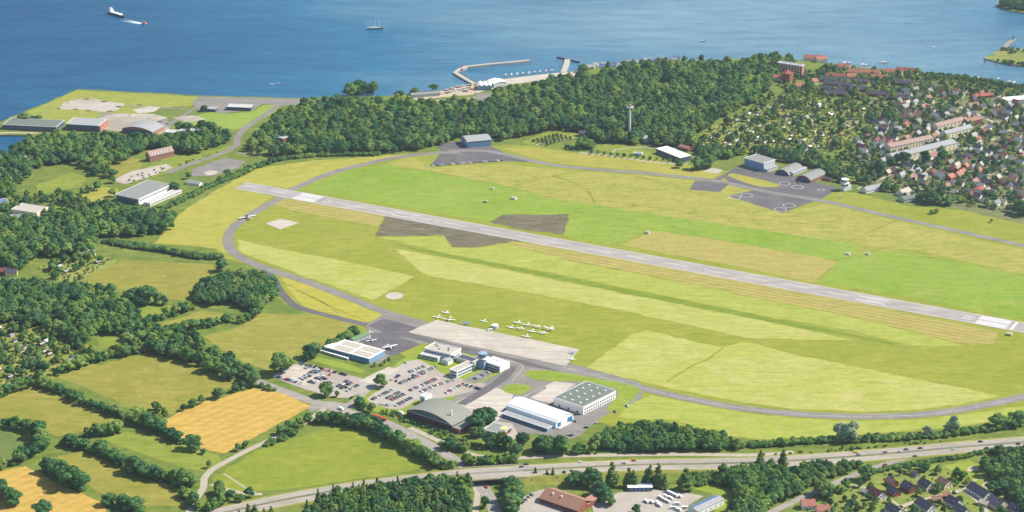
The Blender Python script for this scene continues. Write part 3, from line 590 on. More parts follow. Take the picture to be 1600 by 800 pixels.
# ================================================================== vegetation
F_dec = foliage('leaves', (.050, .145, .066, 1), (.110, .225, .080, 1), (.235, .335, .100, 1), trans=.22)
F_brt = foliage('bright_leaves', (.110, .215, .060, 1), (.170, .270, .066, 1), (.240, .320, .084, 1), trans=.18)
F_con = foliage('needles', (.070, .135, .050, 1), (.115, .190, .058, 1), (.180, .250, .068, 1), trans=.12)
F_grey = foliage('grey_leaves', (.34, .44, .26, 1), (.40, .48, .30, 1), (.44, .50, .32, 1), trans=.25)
M_bark = plain('bark', (.07, .055, .04, 1), .3, .8)
def leaf_cloud(lobes, n, size, seed, mats, droop=0.0, trunk=None):
    """many leaf-sized quads over the outside of a heap of lobes, plus a sparse inner layer"""
    r = np.random.default_rng(seed); V = []; Fc = []
    L = np.array(lobes); w = L[:, 3]*L[:, 4]; w = w/w.sum()
    pick = r.choice(len(L), n*3, p=w); d = r.normal(size=(n*3, 3)); d /= np.linalg.norm(d, axis=1)[:, None]
    d[:, 2] = np.where(d[:, 2] < -.35, -d[:, 2], d[:, 2])
    rad = np.stack([L[pick, 3], L[pick, 3], L[pick, 4]], 1)*(r.uniform(.78, 1.06, (n*3, 1)))
    p = L[pick, :3]+d*rad
    keep = np.ones(len(p), bool)
    for q in L:
        e = ((p[:, 0]-q[0])/q[3])**2+((p[:, 1]-q[1])/q[3])**2+((p[:, 2]-q[2])/q[4])**2
        keep &= e > .52
    p = p[keep][:n]; d = d[keep][:n]
    nr = d+r.normal(scale=.26, size=d.shape); nr /= np.linalg.norm(nr, axis=1)[:, None]
    t = np.cross(nr, r.normal(size=d.shape)); t /= np.linalg.norm(t, axis=1)[:, None]; b = np.cross(nr, t)
    s = (size*r.uniform(.55, 1.25, (len(p), 1))); s2 = s*r.uniform(.6, 1.0, (len(p), 1))
    quad = np.stack([p-t*s-b*s2*.2, p-b*s2, p+t*s+b*s2*.15, p+b*s2], 1).reshape(-1, 3)
    V = [tuple(x) for x in quad]; Fc = [(4*i, 4*i+1, 4*i+2, 4*i+3) for i in range(len(p))]
    mi = [0]*len(Fc)
    # opaque inner heads so that every lobe has its own lit and shaded side
    for q in lobes:
        k = len(V); nu, nv = 7, 4; fx = .80
        for j in range(nv+1):
            ph = -1.1+2.67*j/nv
            for i in range(nu): V.append((q[0]+q[3]*fx*math.cos(ph)*math.cos(2*math.pi*i/nu), q[1]+q[3]*fx*math.cos(ph)*math.sin(2*math.pi*i/nu), q[2]+q[4]*fx*math.sin(ph)))
        for j in range(nv):
            for i in range(nu): Fc.append((k+j*nu+i, k+j*nu+(i+1) % nu, k+(j+1)*nu+(i+1) % nu, k+(j+1)*nu+i)); mi.append(0)
    if trunk:
        mb = MB(); trunk(mb); k = len(V); V += mb.v; Fc += [tuple(i+k for i in f) for f in mb.f]; mi += [1]*len(mb.f)
    me = bpy.data.meshes.new('crown'); me.from_pydata(V, [], Fc)
    for m in mats: me.materials.append(m)
    me.polygons.foreach_set('material_index', mi); me.update(); return me
def dec_lobes(seed, h=12.0, wide=1.0):
    r = random.Random(seed); lb = [(0, 0, h*.55, h*.30*wide, h*.30)]
    k = r.randint(9, 13)
    for i in range(k):
        a = 2*math.pi*i/k+r.uniform(-.4, .4); q = r.uniform(.16, .34)*h*wide
        z = h*r.uniform(.24, .70); lb.append((q*math.cos(a), q*math.sin(a), z, h*r.uniform(.15, .23)*wide, h*r.uniform(.13, .2)))
    for i in range(4):
        a = r.uniform(0, 6.28); q = r.uniform(0, .16)*h*wide; lb.append((q*math.cos(a), q*math.sin(a), h*r.uniform(.72, .86), h*r.uniform(.1, .16)*wide, h*r.uniform(.1, .14)))
    return lb
def dec_trunk(h):
    def f(mb):
        mb.cyl(0, 0, -.3, h*.5, h*.03, h*.014, 6)
        for a in (.3, 2.4, 4.4): mb.tube([(0, 0, h*.28), (h*.17*math.cos(a), h*.17*math.sin(a), h*.52)], h*.010, 4)
    return f
def con_lobes(seed, h=16.0):
    r = random.Random(seed); lb = []
    for i in range(9):
        z = h*(.14+.095*i); q = h*.23*(1-i/9.8)
        for k in range(4 if i < 6 else 2):
            a = r.uniform(0, 6.28); lb.append((q*.55*math.cos(a), q*.55*math.sin(a), z, q*.62+.15, h*.055))
    return lb
TREE = [leaf_cloud(dec_lobes(i, 12, w), 1000, .70, i, [F_dec]) for i, w in enumerate((1.0, .9, 1.12, .8, 1.2))]
BRIGHT = [leaf_cloud(dec_lobes(40+i, 12, w), 900, .64, 40+i, [F_brt]) for i, w in enumerate((1.0, .85))]
CONI = [leaf_cloud(con_lobes(60+i), 620, .62, 60+i, [F_con]) for i in range(3)]
GREY = [leaf_cloud(dec_lobes(80, 12, .9), 420, .55, 80, [F_grey])]
BUSH = [leaf_cloud([(r_.uniform(-.8, .8), r_.uniform(-.8, .8), r_.uniform(.5, 1.5), r_.uniform(.7, 1.2), r_.uniform(.6, 1.0)) for _ in range(6)], 170, .36, 90+i, [F_dec if i < 2 else F_brt]) for i, r_ in ((i, random.Random(i)) for i in range(4))]
mbt = MB(); dec_trunk(12)(mbt); TRUNK = mbt.mesh('trunk', M_bark)
mbt = MB(); mbt.cyl(0, 0, -.3, 15, .28, .05, 6); CTRUNK = mbt.mesh('trunk', M_bark)
def proto_coll(name, meshes):
    c = bpy.data.collections.new(name)
    for i, m in enumerate(meshes):
        c.objects.link(bpy.data.objects.new('%s_%02d' % (name, i), m))
    return c
PC = {'dec': proto_coll('leafy', TREE), 'mix': proto_coll('mixed', TREE[:4]+BRIGHT[:1]), 'bright': proto_coll('brightleafy', BRIGHT+TREE[:1]), 'con': proto_coll('fir', CONI[:2]+[TREE[0], TREE[1], TREE[3], TREE[3], BRIGHT[1]]), 'bush': proto_coll('bushy', BUSH), 'garden': proto_coll('gardeny', BUSH+[BUSH[0], BUSH[2]]+[TREE[0], TREE[1], TREE[3], BRIGHT[0]])}
PC['allot'] = proto_coll('allotty', BUSH+BUSH+BUSH+[TREE[1], BRIGHT[0]])
NG = {}
def scatter_group(key):
    if key in NG: return NG[key]
    g = bpy.data.node_groups.new('scatter_'+key, 'GeometryNodeTree')
    g.interface.new_socket('Geometry', in_out='INPUT', socket_type='NodeSocketGeometry'); g.interface.new_socket('Geometry', in_out='OUTPUT', socket_type='NodeSocketGeometry')
    N = g.nodes; gi = N.new('NodeGroupInput'); go = N.new('NodeGroupOutput')
    ci = N.new('GeometryNodeCollectionInfo'); ci.inputs['Collection'].default_value = PC[key]; ci.inputs['Separate Children'].default_value = True; ci.inputs['Reset Children'].default_value = True
    ip = N.new('GeometryNodeInstanceOnPoints'); ip.inputs['Pick Instance'].default_value = True
    def attr(n, t):
        a = N.new('GeometryNodeInputNamedAttribute'); a.data_type = t; a.inputs['Name'].default_value = n; return a.outputs[0]
    g.links.new(gi.outputs[0], ip.inputs['Points']); g.links.new(ci.outputs[0], ip.inputs['Instance'])
    g.links.new(attr('idx', 'INT'), ip.inputs['Instance Index']); g.links.new(attr('scl', 'FLOAT_VECTOR'), ip.inputs['Scale'])
    e2r = N.new('FunctionNodeEulerToRotation'); g.links.new(attr('rot', 'FLOAT_VECTOR'), e2r.inputs[0]); g.links.new(e2r.outputs[0], ip.inputs['Rotation'])
    g.links.new(ip.outputs[0], go.inputs[0]); NG[key] = g; return g
def stuff(name, label, cat, pts, key, smin, smax, seed=0, zs=1.0):
    """one mass of plants: a scatter of crowns at the given ground points"""
    r = np.random.default_rng(seed+len(pts)); n = len(pts)
    me = bpy.data.meshes.new(name); me.from_pydata([tuple(p) for p in pts], [], [])
    a = me.attributes.new('idx', 'INT', 'POINT'); a.data.foreach_set('value', r.integers(0, 60, n).astype(np.int32))
    s = smin+(smax-smin)*r.beta(1.4, 1.9, n); sv = np.stack([s*r.uniform(.85, 1.15, n), s*r.uniform(.85, 1.15, n), s*zs*r.uniform(.85, 1.15, n)], 1)
    a = me.attributes.new('scl', 'FLOAT_VECTOR', 'POINT'); a.data.foreach_set('vector', sv.astype(np.float32).ravel())
    rv = np.zeros((n, 3)); rv[:, 2] = r.uniform(0, 6.28, n); a = me.attributes.new('rot', 'FLOAT_VECTOR', 'POINT'); a.data.foreach_set('vector', rv.astype(np.float32).ravel())
    o = link(name, me); o['kind'] = 'stuff'; tag(o, label, cat)
    md = o.modifiers.new('scatter', 'NODES'); md.node_group = scatter_group(key); return o
def inside(p, poly):
    x, y = p; c = False; j = len(poly)-1
    for i in range(len(poly)):
        a, b = poly[i], poly[j]
        if (a[1] > y) != (b[1] > y) and x < (b[0]-a[0])*(y-a[1])/(b[1]-a[1])+a[0]: c = not c
        j = i
    return c
KEEP = []        # plan outlines where nothing grows (buildings, paths)
def fill(px, spacing, zt=0.0, holes=(), seed=1, dens=1.0):
    poly = [tuple(G(x, y, zt)[:2]) for x, y in px]; hs = [[tuple(G(x, y)[:2]) for x, y in h] for h in holes]+KEEP
    r = random.Random(seed); xs = [p[0] for p in poly]; ys = [p[1] for p in poly]; out = []
    y = min(ys); row = 0
    bb = [(min(p[0] for p in h), max(p[0] for p in h), min(p[1] for p in h), max(p[1] for p in h), h) for h in hs]
    while y < max(ys):
        x = min(xs)+(row % 2)*spacing/2
        while x < max(xs):
            p = (x+r.uniform(-.42, .42)*spacing, y+r.uniform(-.42, .42)*spacing)
            if r.random() < dens and inside(p, poly) and not any(b[0] < p[0] < b[1] and b[2] < p[1] < b[3] and inside(p, b[4]) for b in bb): out.append((p[0], p[1], 0))
            x += spacing
        y += spacing*.87; row += 1
    return out
def line_pts(px, spacing, width, seed=1):
    r = random.Random(seed); ln = smooth_line([G(*p) for p in px], 2.0); out = []; acc = 0
    for a, b in zip(ln[:-1], ln[1:]):
        acc += (b-a).length
        if acc >= spacing:
            acc = 0; out.append((b.x+r.uniform(-width, width), b.y+r.uniform(-width, width), 0))
    return out
# ================================================================== buildings
class Fr: pass
def frame(A, B, Cc=None, h=0.0, depth=None):
    f = Fr(); pa, pb = G(A[0], A[1], h), G(B[0], B[1], h); u = pb-pa
    if Cc is not None:
        pc = G(Cc[0], Cc[1], h); v = pc-pb
        a = math.atan2(u.y, u.x); b = math.atan2(v.y, v.x)-math.pi/2; dlt = (b-a+math.pi) % (2*math.pi)-math.pi
        f.a = a+dlt/2; f.L = u.length; f.W = v.length; f.c = (pa+pc)/2
    else:
        f.a = math.atan2(u.y, u.x); f.L = u.length; f.W = depth; f.c = (pa+pb)/2+Vector((-u.y, u.x, 0)).normalized()*depth/2
    f.c = Vector((f.c.x, f.c.y, 0)); return f
def keep(f, m=2.0):
    c, s = math.cos(f.a), math.sin(f.a)
    KEEP.append([(f.c.x+x*c-y*s, f.c.y+x*s+y*c) for x, y in ((-f.L/2-m, -f.W/2-m), (f.L/2+m, -f.W/2-m), (f.L/2+m, f.W/2+m), (-f.L/2-m, f.W/2+m))])
def bld(name, label, f, cat='building', group=None):
    keep(f); t = thing(name, label, cat, tuple(f.c), f.a, group); t_f[t.name] = f; return t
t_f = {}
WIN = {}
def windows(t, side, rows, cols, z0, dz, w, h, mat=None, m0=1.5, y=None):
    f = t_f[t.name]; mat = mat or M_glass
    span = f.L if side in ('front', 'back') else f.W
    key = (side in ('front', 'back'), w, h, mat.name)
    if key not in WIN:
        mb = MB(); mb.box(*((-w/2, w/2, -.08, .08) if key[0] else (-.08, .08, -w/2, w/2)), -h/2, h/2); WIN[key] = mb.mesh('window', mat)
    for r in range(rows):
        for c in range(cols):
            q = -span/2+m0+(span-2*m0)*((c+.5)/cols)
            loc = {'front': (q, -f.W/2-.03, 0), 'right': (f.L/2+.03, q, 0), 'back': (q, f.W/2+.03, 0), 'left': (-f.L/2-.03, q, 0)}[side]
            link('window', WIN[key], t, (loc[0], loc[1], z0+r*dz))
def flat(t, h, wall, roof, over=.3, par=.5, z0=0):
    f = t_f[t.name]; L, Wd = f.L/2, f.W/2
    MB().box(-L, L, -Wd, Wd, z0, z0+h).build('wall', wall, t)
    ro = MB().box(-L-over, L+over, -Wd-over, Wd+over, z0+h+.003, z0+h+.35).build('roof', roof, t)
    if par:
        mb = MB(); e = over+.05
        for x0, x1, y0, y1 in ((-L-e, L+e, -Wd-e, -Wd-e+.5), (-L-e, L+e, Wd+e-.5, Wd+e), (-L-e, -L-e+.5, -Wd-e+.5, Wd+e-.5), (L+e-.5, L+e, -Wd-e+.5, Wd+e-.5)): mb.box(x0, x1, y0, y1, z0+h-.05, z0+h+.35+par)
        mb.build('parapet', M_trim, ro)
    return ro
def gable(t, h, rise, wall, roof, axis='x', over=.5, lo=0, th=.3):
    f = t_f[t.name]; L, Wd = f.L/2, f.W/2
    if axis == 'x':
        MB().prismx([(-Wd, lo), (Wd, lo), (Wd, h), (0, h+rise), (-Wd, h)], -L, L).build('wall', wall, t); k = rise/Wd
        return MB().prismx([(-Wd-over, h-over*k), (0, h+rise), (Wd+over, h-over*k), (Wd+over, h-over*k+th), (0, h+rise+th*1.2), (-Wd-over, h-over*k+th)], -L-over, L+over).build('roof', roof, t)
    MB().prismy([(-L, lo), (L, lo), (L, h), (0, h+rise), (-L, h)], -Wd, Wd).build('wall', wall, t); k = rise/L
    return MB().prismy([(-L-over, h-over*k), (0, h+rise), (L+over, h-over*k), (L+over, h-over*k+th), (0, h+rise+th*1.2), (-L-over, h-over*k+th)], -Wd-over, Wd+over).build('roof', roof, t)
def barrel(t, h, rise, wall, roof, axis='y', over=.6, n=14, th=.35):
    f = t_f[t.name]; s = (f.L if axis == 'y' else f.W)/2; e = (f.W if axis == 'y' else f.L)/2
    R = (s*s+rise*rise)/(2*rise); amax = math.asin(min(1, s/R)); zc = h+rise-R
    if rise > s: amax = math.pi-amax
    arc = [(R*math.sin(-amax+2*amax*i/n), zc+R*math.cos(-amax+2*amax*i/n)) for i in range(n+1)]
    body = [(-s, 0)]+arc+[(s, 0)] if h > 0 else arc
    outer = [((R+th)*math.sin(-amax*1.02+2.04*amax*i/n), zc+(R+th)*math.cos(-amax*1.02+2.04*amax*i/n)) for i in range(n+1)]
    inner = [((R+.02)*math.sin(-amax*1.02+2.04*amax*i/n), zc+(R+.02)*math.cos(-amax*1.02+2.04*amax*i/n)) for i in range(n, -1, -1)]
    fn = 'prismy' if axis == 'y' else 'prismx'
    w = MB(); getattr(w, fn)(body[::-1] if axis == 'y' else body, -e, e); w.build('wall', wall, t)
    ro = MB(); k = len(outer)
    prof = outer+inner
    # roof shell as quads (the profile is not convex)
    vs_ = []; fs = []
    for q in (-e-over, e+over): vs_ += [((x, q, z) if axis == 'y' else (q, x, z)) for x, z in prof]
    m = len(prof)
    for i in range(m): fs.append((i, (i+1) % m, m+(i+1) % m, m+i))
    for i in range(k-1):
        a, b, c, d = i, i+1, m-2-i, m-1-i; fs.append((d, c, b, a)); fs.append((a+m, b+m, c+m, d+m))
    ro.add(vs_, fs); o = ro.build('roof', roof, t)
    for p in o.data.polygons: p.use_smooth = False
    return o
def box_part(t, name, x0, x1, y0, y1, z0, z1, mat): return MB().box(x0, x1, y0, y1, z0, z1).build(name, mat, t)
def pl(n, rgb, var=.08, sc=.5, **k): return plain(n, C(*rgb, k=1.5 if ('render' in n or 'white' in n or 'trim' in n or 'cladding' in n) else 1.12), var, sc, **k)
M_trim = pl('white_trim', (236, 234, 228))
W_white = pl('white_render', (236, 234, 228)); W_grey = pl('grey_cladding', (186, 190, 190)); W_cream = pl('cream_render', (232, 220, 186)); W_brick = pl('red_brick', (176, 104, 84), .18, 1.2)
W_dbrick = pl('dark_brick', (122, 84, 88), .15, 1.0); W_blue = pl('blue_cladding', (120, 160, 190)); W_dark = pl('dark_cladding', (88, 98, 116)); W_bgrey = pl('blue_grey_cladding', (142, 164, 184))
W_yel = pl('yellow_render', (226, 204, 138)); W_pink = pl('pink_brick', (204, 140, 122), .12, 1.0)
R_grey = pl('grey_felt_roof', (156, 158, 150), .1, .25); R_green = pl('grey_green_sheet_roof', (126, 136, 122), .08, .2); R_white = pl('white_sheet_roof', (244, 243, 240), .03, .3); R_dark = pl('slate_roof', (92, 92, 106), .14, 1.0)
R_red = pl('red_tile_roof', (178, 102, 88), .16, 1.0); R_orange = pl('orange_tile_roof', (200, 132, 108), .16, 1.0); R_brown = pl('brown_tile_roof', (178, 134, 112), .14, .8); R_dred = pl('dark_red_tile_roof', (140, 88, 82), .16, 1.0)
R_hang = pl('arched_sheet_roof', (158, 158, 144), .08, .2); R_prow = pl('faded_tile_roof', (186, 156, 142), .12, .8); R_blue = pl('blue_sheet_roof', (110, 142, 188), .1, .4); R_pale = pl('pale_sheet_roof', (214, 212, 204), .1, .4); R_tan = pl('tan_felt_roof', (204, 196, 178), .1, .3); R_lgrey = pl('light_grey_roof', (178, 180, 178), .1, .4); R_turf = pl('green_painted_roof', (122, 156, 104), .08, .3)
M_doorb = pl('turquoise_door', (48, 150, 190)); M_sky = pl('skylight_dome', (238, 240, 240)); M_glassb, _q, _w = newmat('blue_glazing'); _w.inputs['Base Color'].default_value = (.05, .12, .17, 1); _w.inputs['Roughness'].default_value = .15; _w.inputs['Specular IOR Level'].default_value = .6

# --- big hall with the grey-green roof
t = bld('industrial_hall', 'large white hall with flat grey-green roof and rows of square skylights', frame((865, 620.6), (911, 636), (962.5, 611), 9.0)); f = t_f[t.name]
ro = flat(t, 8.8, W_white, R_green, .25, .25)
for i in range(3):
    for j in range(5):
        x = -f.L/2+f.L*(.22+.28*i); y = -f.W/2+f.W*(.12+.19*j); MB().box(x-1.1, x+1.1, y-1.1, y+1.1, 9.15, 9.75).build('skylight', M_sky, ro)
windows(t, 'right', 2, 14, 2.0, 3.4, 1.9, 1.5); windows(t, 'front', 1, 3, 1.6, 3, 2.2, 2.6, M_dark)
# --- white arched hangar with turquoise doors
f = frame((792, 643), (868, 670.5), (895, 656)); t = bld('aircraft_hangar', 'long white hangar with rounded roof and turquoise gable doors', f, 'hangar')
s = f.W/2; prof = [(-s, 0), (-s, 4.6), (-s*.93, 6.4), (-s*.78, 7.6), (0, 11.4), (s*.78, 7.6), (s*.93, 6.4), (s, 4.6), (s, 0)]
MB().prismx(prof[::-1], -f.L/2, f.L/2).build('wall', W_white, t)
out = [(y*1.012, z+.25) for y, z in prof[1:-1]]; inn = [(y*1.002, z+.02) for y, z in prof[1:-1]][::-1]; m = len(out)*2; vs_ = []; fs = []
for q in (-f.L/2-.4, f.L/2+.4): vs_ += [(q, y, z) for y, z in out+inn]
for i in range(m): fs.append((i, m+i, m+(i+1) % m, (i+1) % m))
for i in range(len(out)-1): fs.append((i, i+1, m-2-i, m-1-i)); fs.append((m+m-1-i, m+m-2-i, m+i+1, m+i))
ro = MB(); ro.add(vs_, fs); ro = ro.build('roof', R_white, t)
MB().box(-f.L/2-.4, f.L/2+.4, -s*.79, -s*.76, 7.86, 8.02).build('gutter', M_rail, ro)
for k, (a, b) in enumerate(((-.82, -.45), (.3, .62), (.64, .86))): box_part(t, 'hangar_door', f.L/2-.1, f.L/2+.18, s*a, s*b, 0.1, 5.4, M_doorb)
box_part(t, 'centre_door', f.L/2-.1, f.L/2+.16, s*-.4, s*.26, .1, 5.0, W_white); windows(t, 'right', 1, 1, 4.2, 1, 3.6, 1.2)
box_part(t, 'canopy', f.L/2+.3, f.L/2+4.5, s*-.95, s*.5, .1, .9, R_pale)
f2 = frame((784, 651), (855, 675), None, 0, 8); t = bld('hangar_annex', 'low blue lean-to with grey roof along the white rounded hangar', f2); flat(t, 3.4, W_blue, R_lgrey, .3, .2); windows(t, 'front', 1, 18, 2.0, 1, 2.6, 1.1)
# --- old brick hangar with the arched roof
f = frame((634, 651), (707, 674), (742, 657)); t = bld('arched_hangar', 'old brick hangar with wide arched grey roof and dark glazed front', f, 'hangar')
barrel(t, 7.0, 6.6, W_dbrick, R_hang, 'y', .8)
s = f.L/2; R = (s*s+6.6**2)/13.2; zc = 13.6-R; n = 16; x1 = s*.72; arc = [(-x1+2*x1*i/n, zc+math.sqrt((R-1.0)**2-(-x1+2*x1*i/n)**2)) for i in range(n+1)]
MB().prismy([(x1, 7.6), (-x1, 7.6)][::-1]+arc[::-1], -f.W/2-.25, -f.W/2-.02).build('arched_window', M_glassb, t)
box_part(t, 'ledge', -s-.2, s+.2, -f.W/2-.5, -f.W/2-.02, 7.0, 7.45, M_trim)
box_part(t, 'chimney', s*.62, s*.62+1.4, -f.W*.18, -f.W*.18+1.4, 8, 17, M_trim)
box_part(t, 'side_wing', s+.03, s+9, -f.W/2, f.W*.35, 0, 5, W_brick); box_part(t, 'side_wing_roof', s+.03, s+9.4, -f.W/2-.4, f.W*.35+.4, 5.003, 5.5, R_grey)
for k in range(9): box_part(t, 'window', s+8.95, s+9.1, -f.W/2+2+k*f.W*.085, -f.W/2+3.9+k*f.W*.085, 1.4, 3.6, M_glass)
t = bld('tower_block', 'small white windowless block beside the arched brick hangar', frame((657, 618.5), (664, 621.5), (674, 616), 9)); flat(t, 9, W_white, R_pale, .1, .2); windows(t, 'front', 1, 1, 4, 1, 3.5, 6, W_blue)
# --- terminal
t = bld('terminal_building', 'flat-roofed white terminal with blue windows west of the control tower', frame((666, 544.5), (704, 555.5), (718, 545), 7.5)); f = t_f[t.name]; ro = flat(t, 7.5, W_white, R_tan, .3, .7)
windows(t, 'front', 1, 9, 5.6, 1, 2.6, 1.4, M_glassb); windows(t, 'right', 2, 5, 2, 3, 2.2, 1.5, M_glassb)
for x, y in ((-8, 2), (-2, -4), (6, 3), (9, -2), (-12, 5)): MB().box(x-.9, x+.9, y-.9, y+.9, 7.9, 9.0).build('roof_unit', M_rail, ro)
t = bld('terminal_wing', 'low white wing with a strip of blue windows before the terminal', frame((659, 553), (684, 560.5), (690, 555), 4.2)); flat(t, 4.2, W_white, R_pale, .3, .3); windows(t, 'front', 1, 9, 2.4, 1, 2.0, 1.8, M_glassb)
t = bld('terminal_bay', 'small blue-fronted bay at the corner of the terminal roof', frame((698, 553), (710, 556), (718, 550), 7.0)); flat(t, 6.4, W_bgrey, R_tan, .2, .3); windows(t, 'front', 2, 4, 2, 2.8, 2, 1.6, M_glassb)
t = bld('kiosk', 'little white hut between the terminal and the office block', frame((690, 562), (700, 565.5), (707, 561), 4.5)); gable(t, 4.2, 1.0, W_white, R_lgrey, 'y', .2)
t = bld('link_building', 'dark flat-roofed link joining the terminal to the tower', frame((714, 558), (737, 566), (746, 561), 5)); flat(t, 4.8, W_cream, R_dark, .2, .1)
t = bld('office_block', 'long two-storey white office block with blue gable end below the tower', frame((704, 577.5), (714.5, 581.5), (740, 568), 7.5)); flat(t, 7.5, W_white, R_tan, .3, .4); windows(t, 'right', 2, 14, 2.2, 3.4, 2.0, 1.5, M_glassb); windows(t, 'front', 2, 3, 2.2, 3.4, 3.0, 1.8, M_glassb)
t = bld('fire_station', 'white hall with dark window band beside the control tower', frame((757, 564.5), (781, 573.5), (795.5, 566), 7.0)); f = t_f[t.name]; ro = flat(t, 7, W_white, R_white, .3, .3); windows(t, 'front', 2, 6, 2.0, 2.8, 3.4, 1.5); MB().box(-f.L*.4, f.L*.3, f.W*.1, f.W*.16, 7.36, 7.7).build('roof_vent', M_rail, ro)
# --- control tower
c = G(754.5, 575.5); t = thing('control_tower', 'control tower with blue glazed cab and ring gallery beside the apron', 'tower', tuple(c), math.radians(-28)); KEEP.append([(c.x-6, c.y-6), (c.x+6, c.y-6), (c.x+6, c.y+6), (c.x-6, c.y+6)])
box_part(t, 'shaft', -3.2, 3.2, -3.2, 3.2, 0, 12.2, W_bgrey); box_part(t, 'gallery', -5.6, 5.6, -5.0, 5.0, 12.2, 13.0, W_white); box_part(t, 'base_block', -6.4, -3.22, -4, 4, 0, 8, W_blue)
MB().cyl(0, 0, 13.003, 14.4, 4.0, 4.3, 10).build('cab_base', W_blue, t); MB().cyl(0, 0, 14.4, 17.4, 4.3, 5.0, 10).build('cab_glazing', M_glassb, t); MB().cyl(0, 0, 17.4, 18.2, 5.2, 5.0, 10).build('cab_roof', W_bgrey, t)
MB().cyl(1, 1, 18.2, 21.5, .12, .06, 5).build('antenna', M_rail, t); MB().cyl(-1.6, .6, 18.2, 19.3, 1.0, .5, 8).build('radar_dome', M_trim, t)
# --- flying club
t = bld('workshop_hall', 'low white hall with four grey roof panels divided by white bands', frame((510, 541), (576, 562), (598, 548), 6)); f = t_f[t.name]; ro = flat(t, 5.8, W_blue, R_white, .3, .15)
for i in range(2):
    for j in range(2):
        x0 = -f.L/2+f.L*(.16+.43*i); y0 = -f.W/2+f.W*(.05+.47*j); MB().box(x0, x0+f.L*.38, y0, y0+f.W*.41, 6.16, 6.3).build('roof_panel', R_tan, ro)
windows(t, 'front', 1, 14, 3.6, 1, 3, 1.4, M_glassb)
t = bld('clubhouse', 'small green-roofed clubhouse behind the white panelled hall', frame((546, 528), (553, 531), (578, 521), 4)); gable(t, 3.4, 1.2, W_white, R_turf, 'y', .4); windows(t, 'right', 1, 6, 1.8, 1, 2, 1.6)
# --- west side
t = bld('large_hangar', 'large hangar with grey flat roof and white lit side beside the west wood', frame((177.5, 303.5), (215.5, 310), (270, 288.5), 9), 'hangar'); flat(t, 8.8, W_white, R_grey, .4, .2); f = t_f[t.name]; box_part(t, 'hangar_door', -f.L*.46, f.L*.46, -f.W/2-.3, -f.W/2-.03, 0, 7.4, W_dark); windows(t, 'right', 1, 13, 6.2, 1, 4.0, 1.4, M_dark)
t = bld('hangar_office', 'low white office strip along the sunlit side of the large hangar', frame((226, 316), (236, 318.5), (282, 297), 4)); flat(t, 3.8, W_white, R_pale, .2, .3); windows(t, 'right', 1, 16, 2.2, 1, 2.6, 1.4)
t = bld('brick_mansion', 'long brick house with steep red roof and dormers above the old yard', frame((233, 251), (237, 254.5), (267, 243.5))); f = t_f[t.name]; ro = gable(t, 8, 6, W_pink, R_prow, 'y', .5); windows(t, 'right', 2, 11, 2.2, 3.2, 1.3, 1.7); windows(t, 'front', 2, 3, 2.2, 3.2, 1.3, 1.7)
for k in range(7): MB().box(f.L*.16, f.L*.42, -f.W*.42+k*f.W*.13, -f.W*.42+k*f.W*.13+1.8, 8.8, 11.2).build('dormer', W_white, ro)
t = bld('garden_house', 'small grey-roofed cottage by the hedge beyond the large hangar', frame((291, 288), (311, 291), None, 0, 9)); gable(t, 3, 2.4, W_white, R_lgrey, 'x')
t = bld('flat_block', 'flat grey building in the trees at the left edge', frame((18, 333), (58, 339), None, 0, 26)); flat(t, 5, W_cream, R_tan)
t = bld('flat_block', 'blue-grey shed at the far left edge among trees', frame((-12, 325), (14, 321), None, 0, 14)); flat(t, 5, W_white, R_blue)
# --- seaplane hangars on the point
t = bld('seaplane_shed', 'long dark waterfront hangar on the quay at the far left', frame((5, 202), (88, 206), None, 0, 34), 'hangar'); flat(t, 7, W_dark, R_green, .4, .2); windows(t, 'front', 1, 16, 3.4, 1, 3.4, 3.0, M_glassb)
t = bld('seaplane_shed', 'dark-fronted hangar with brick end between the quay shed and arched hangar', frame((104, 203), (154, 206), None, 0, 32), 'hangar'); flat(t, 9, W_dark, R_lgrey, .4, .2); f = t_f[t.name]; box_part(t, 'brick_end', f.L/2+.02, f.L/2+3, -f.W/2, f.W/2, 0, 8.6, W_pink); windows(t, 'front', 1, 6, 6, 1, 5.5, 2.4, M_glassb)
t = bld('seaplane_shed', 'arched grey hangar with brick side on the point', frame((186, 208), (238, 211), (262, 202)), 'hangar'); barrel(t, 6, 5, W_pink, R_lgrey, 'y', .6); f = t_f[t.name]; box_part(t, 'hangar_door', -f.L*.42, f.L*.42, -f.W/2-.3, -f.W/2-.03, 0, 6.5, W_dark)
t = bld('pavilion', 'white-roofed pavilion with dark front on the lawn by the shore', frame((355, 172), (392, 173.5), None, 0, 16)); flat(t, 5, W_dark, R_pale, .6, 0); windows(t, 'front', 1, 12, 2.6, 1, 2.4, 2.2)
t = bld('pavilion', 'small grey flat building left of the shore pavilion', frame((319, 174), (337, 175), None, 0, 12)); flat(t, 4, W_dark, R_lgrey, .4, 0)
t = bld('station_house', 'white flat house in the trees right of the arched shore hangar', frame((258, 213), (279, 214.5), None, 0, 14)); flat(t, 6, W_white, R_pale); windows(t, 'front', 2, 6, 1.8, 2.8, 1.6, 1.4)
t = bld('station_house', 'narrow white two-storey house in the trees on the point', frame((280, 214), (291, 215), None, 0, 9)); flat(t, 9, W_white, R_lgrey); windows(t, 'front', 2, 3, 2.4, 3.6, 1.6, 1.6)
t = bld('station_house', 'long grey house behind trees right of the narrow white house', frame((296, 210), (319, 211), None, 0, 12)); flat(t, 5, W_grey, R_lgrey)
t = bld('brick_house', 'brick house with grey roof at the edge of the shore wood', frame((427, 224), (442, 229), (450, 225))); flat(t, 11, W_brick, R_lgrey); windows(t, 'right', 3, 4, 2, 3.2, 1.2, 1.5)
t = bld('brick_house', 'low brick annexe before the brick house at the wood edge', frame((437, 233), (446, 235), (455, 232))); flat(t, 5, W_brick, R_tan)
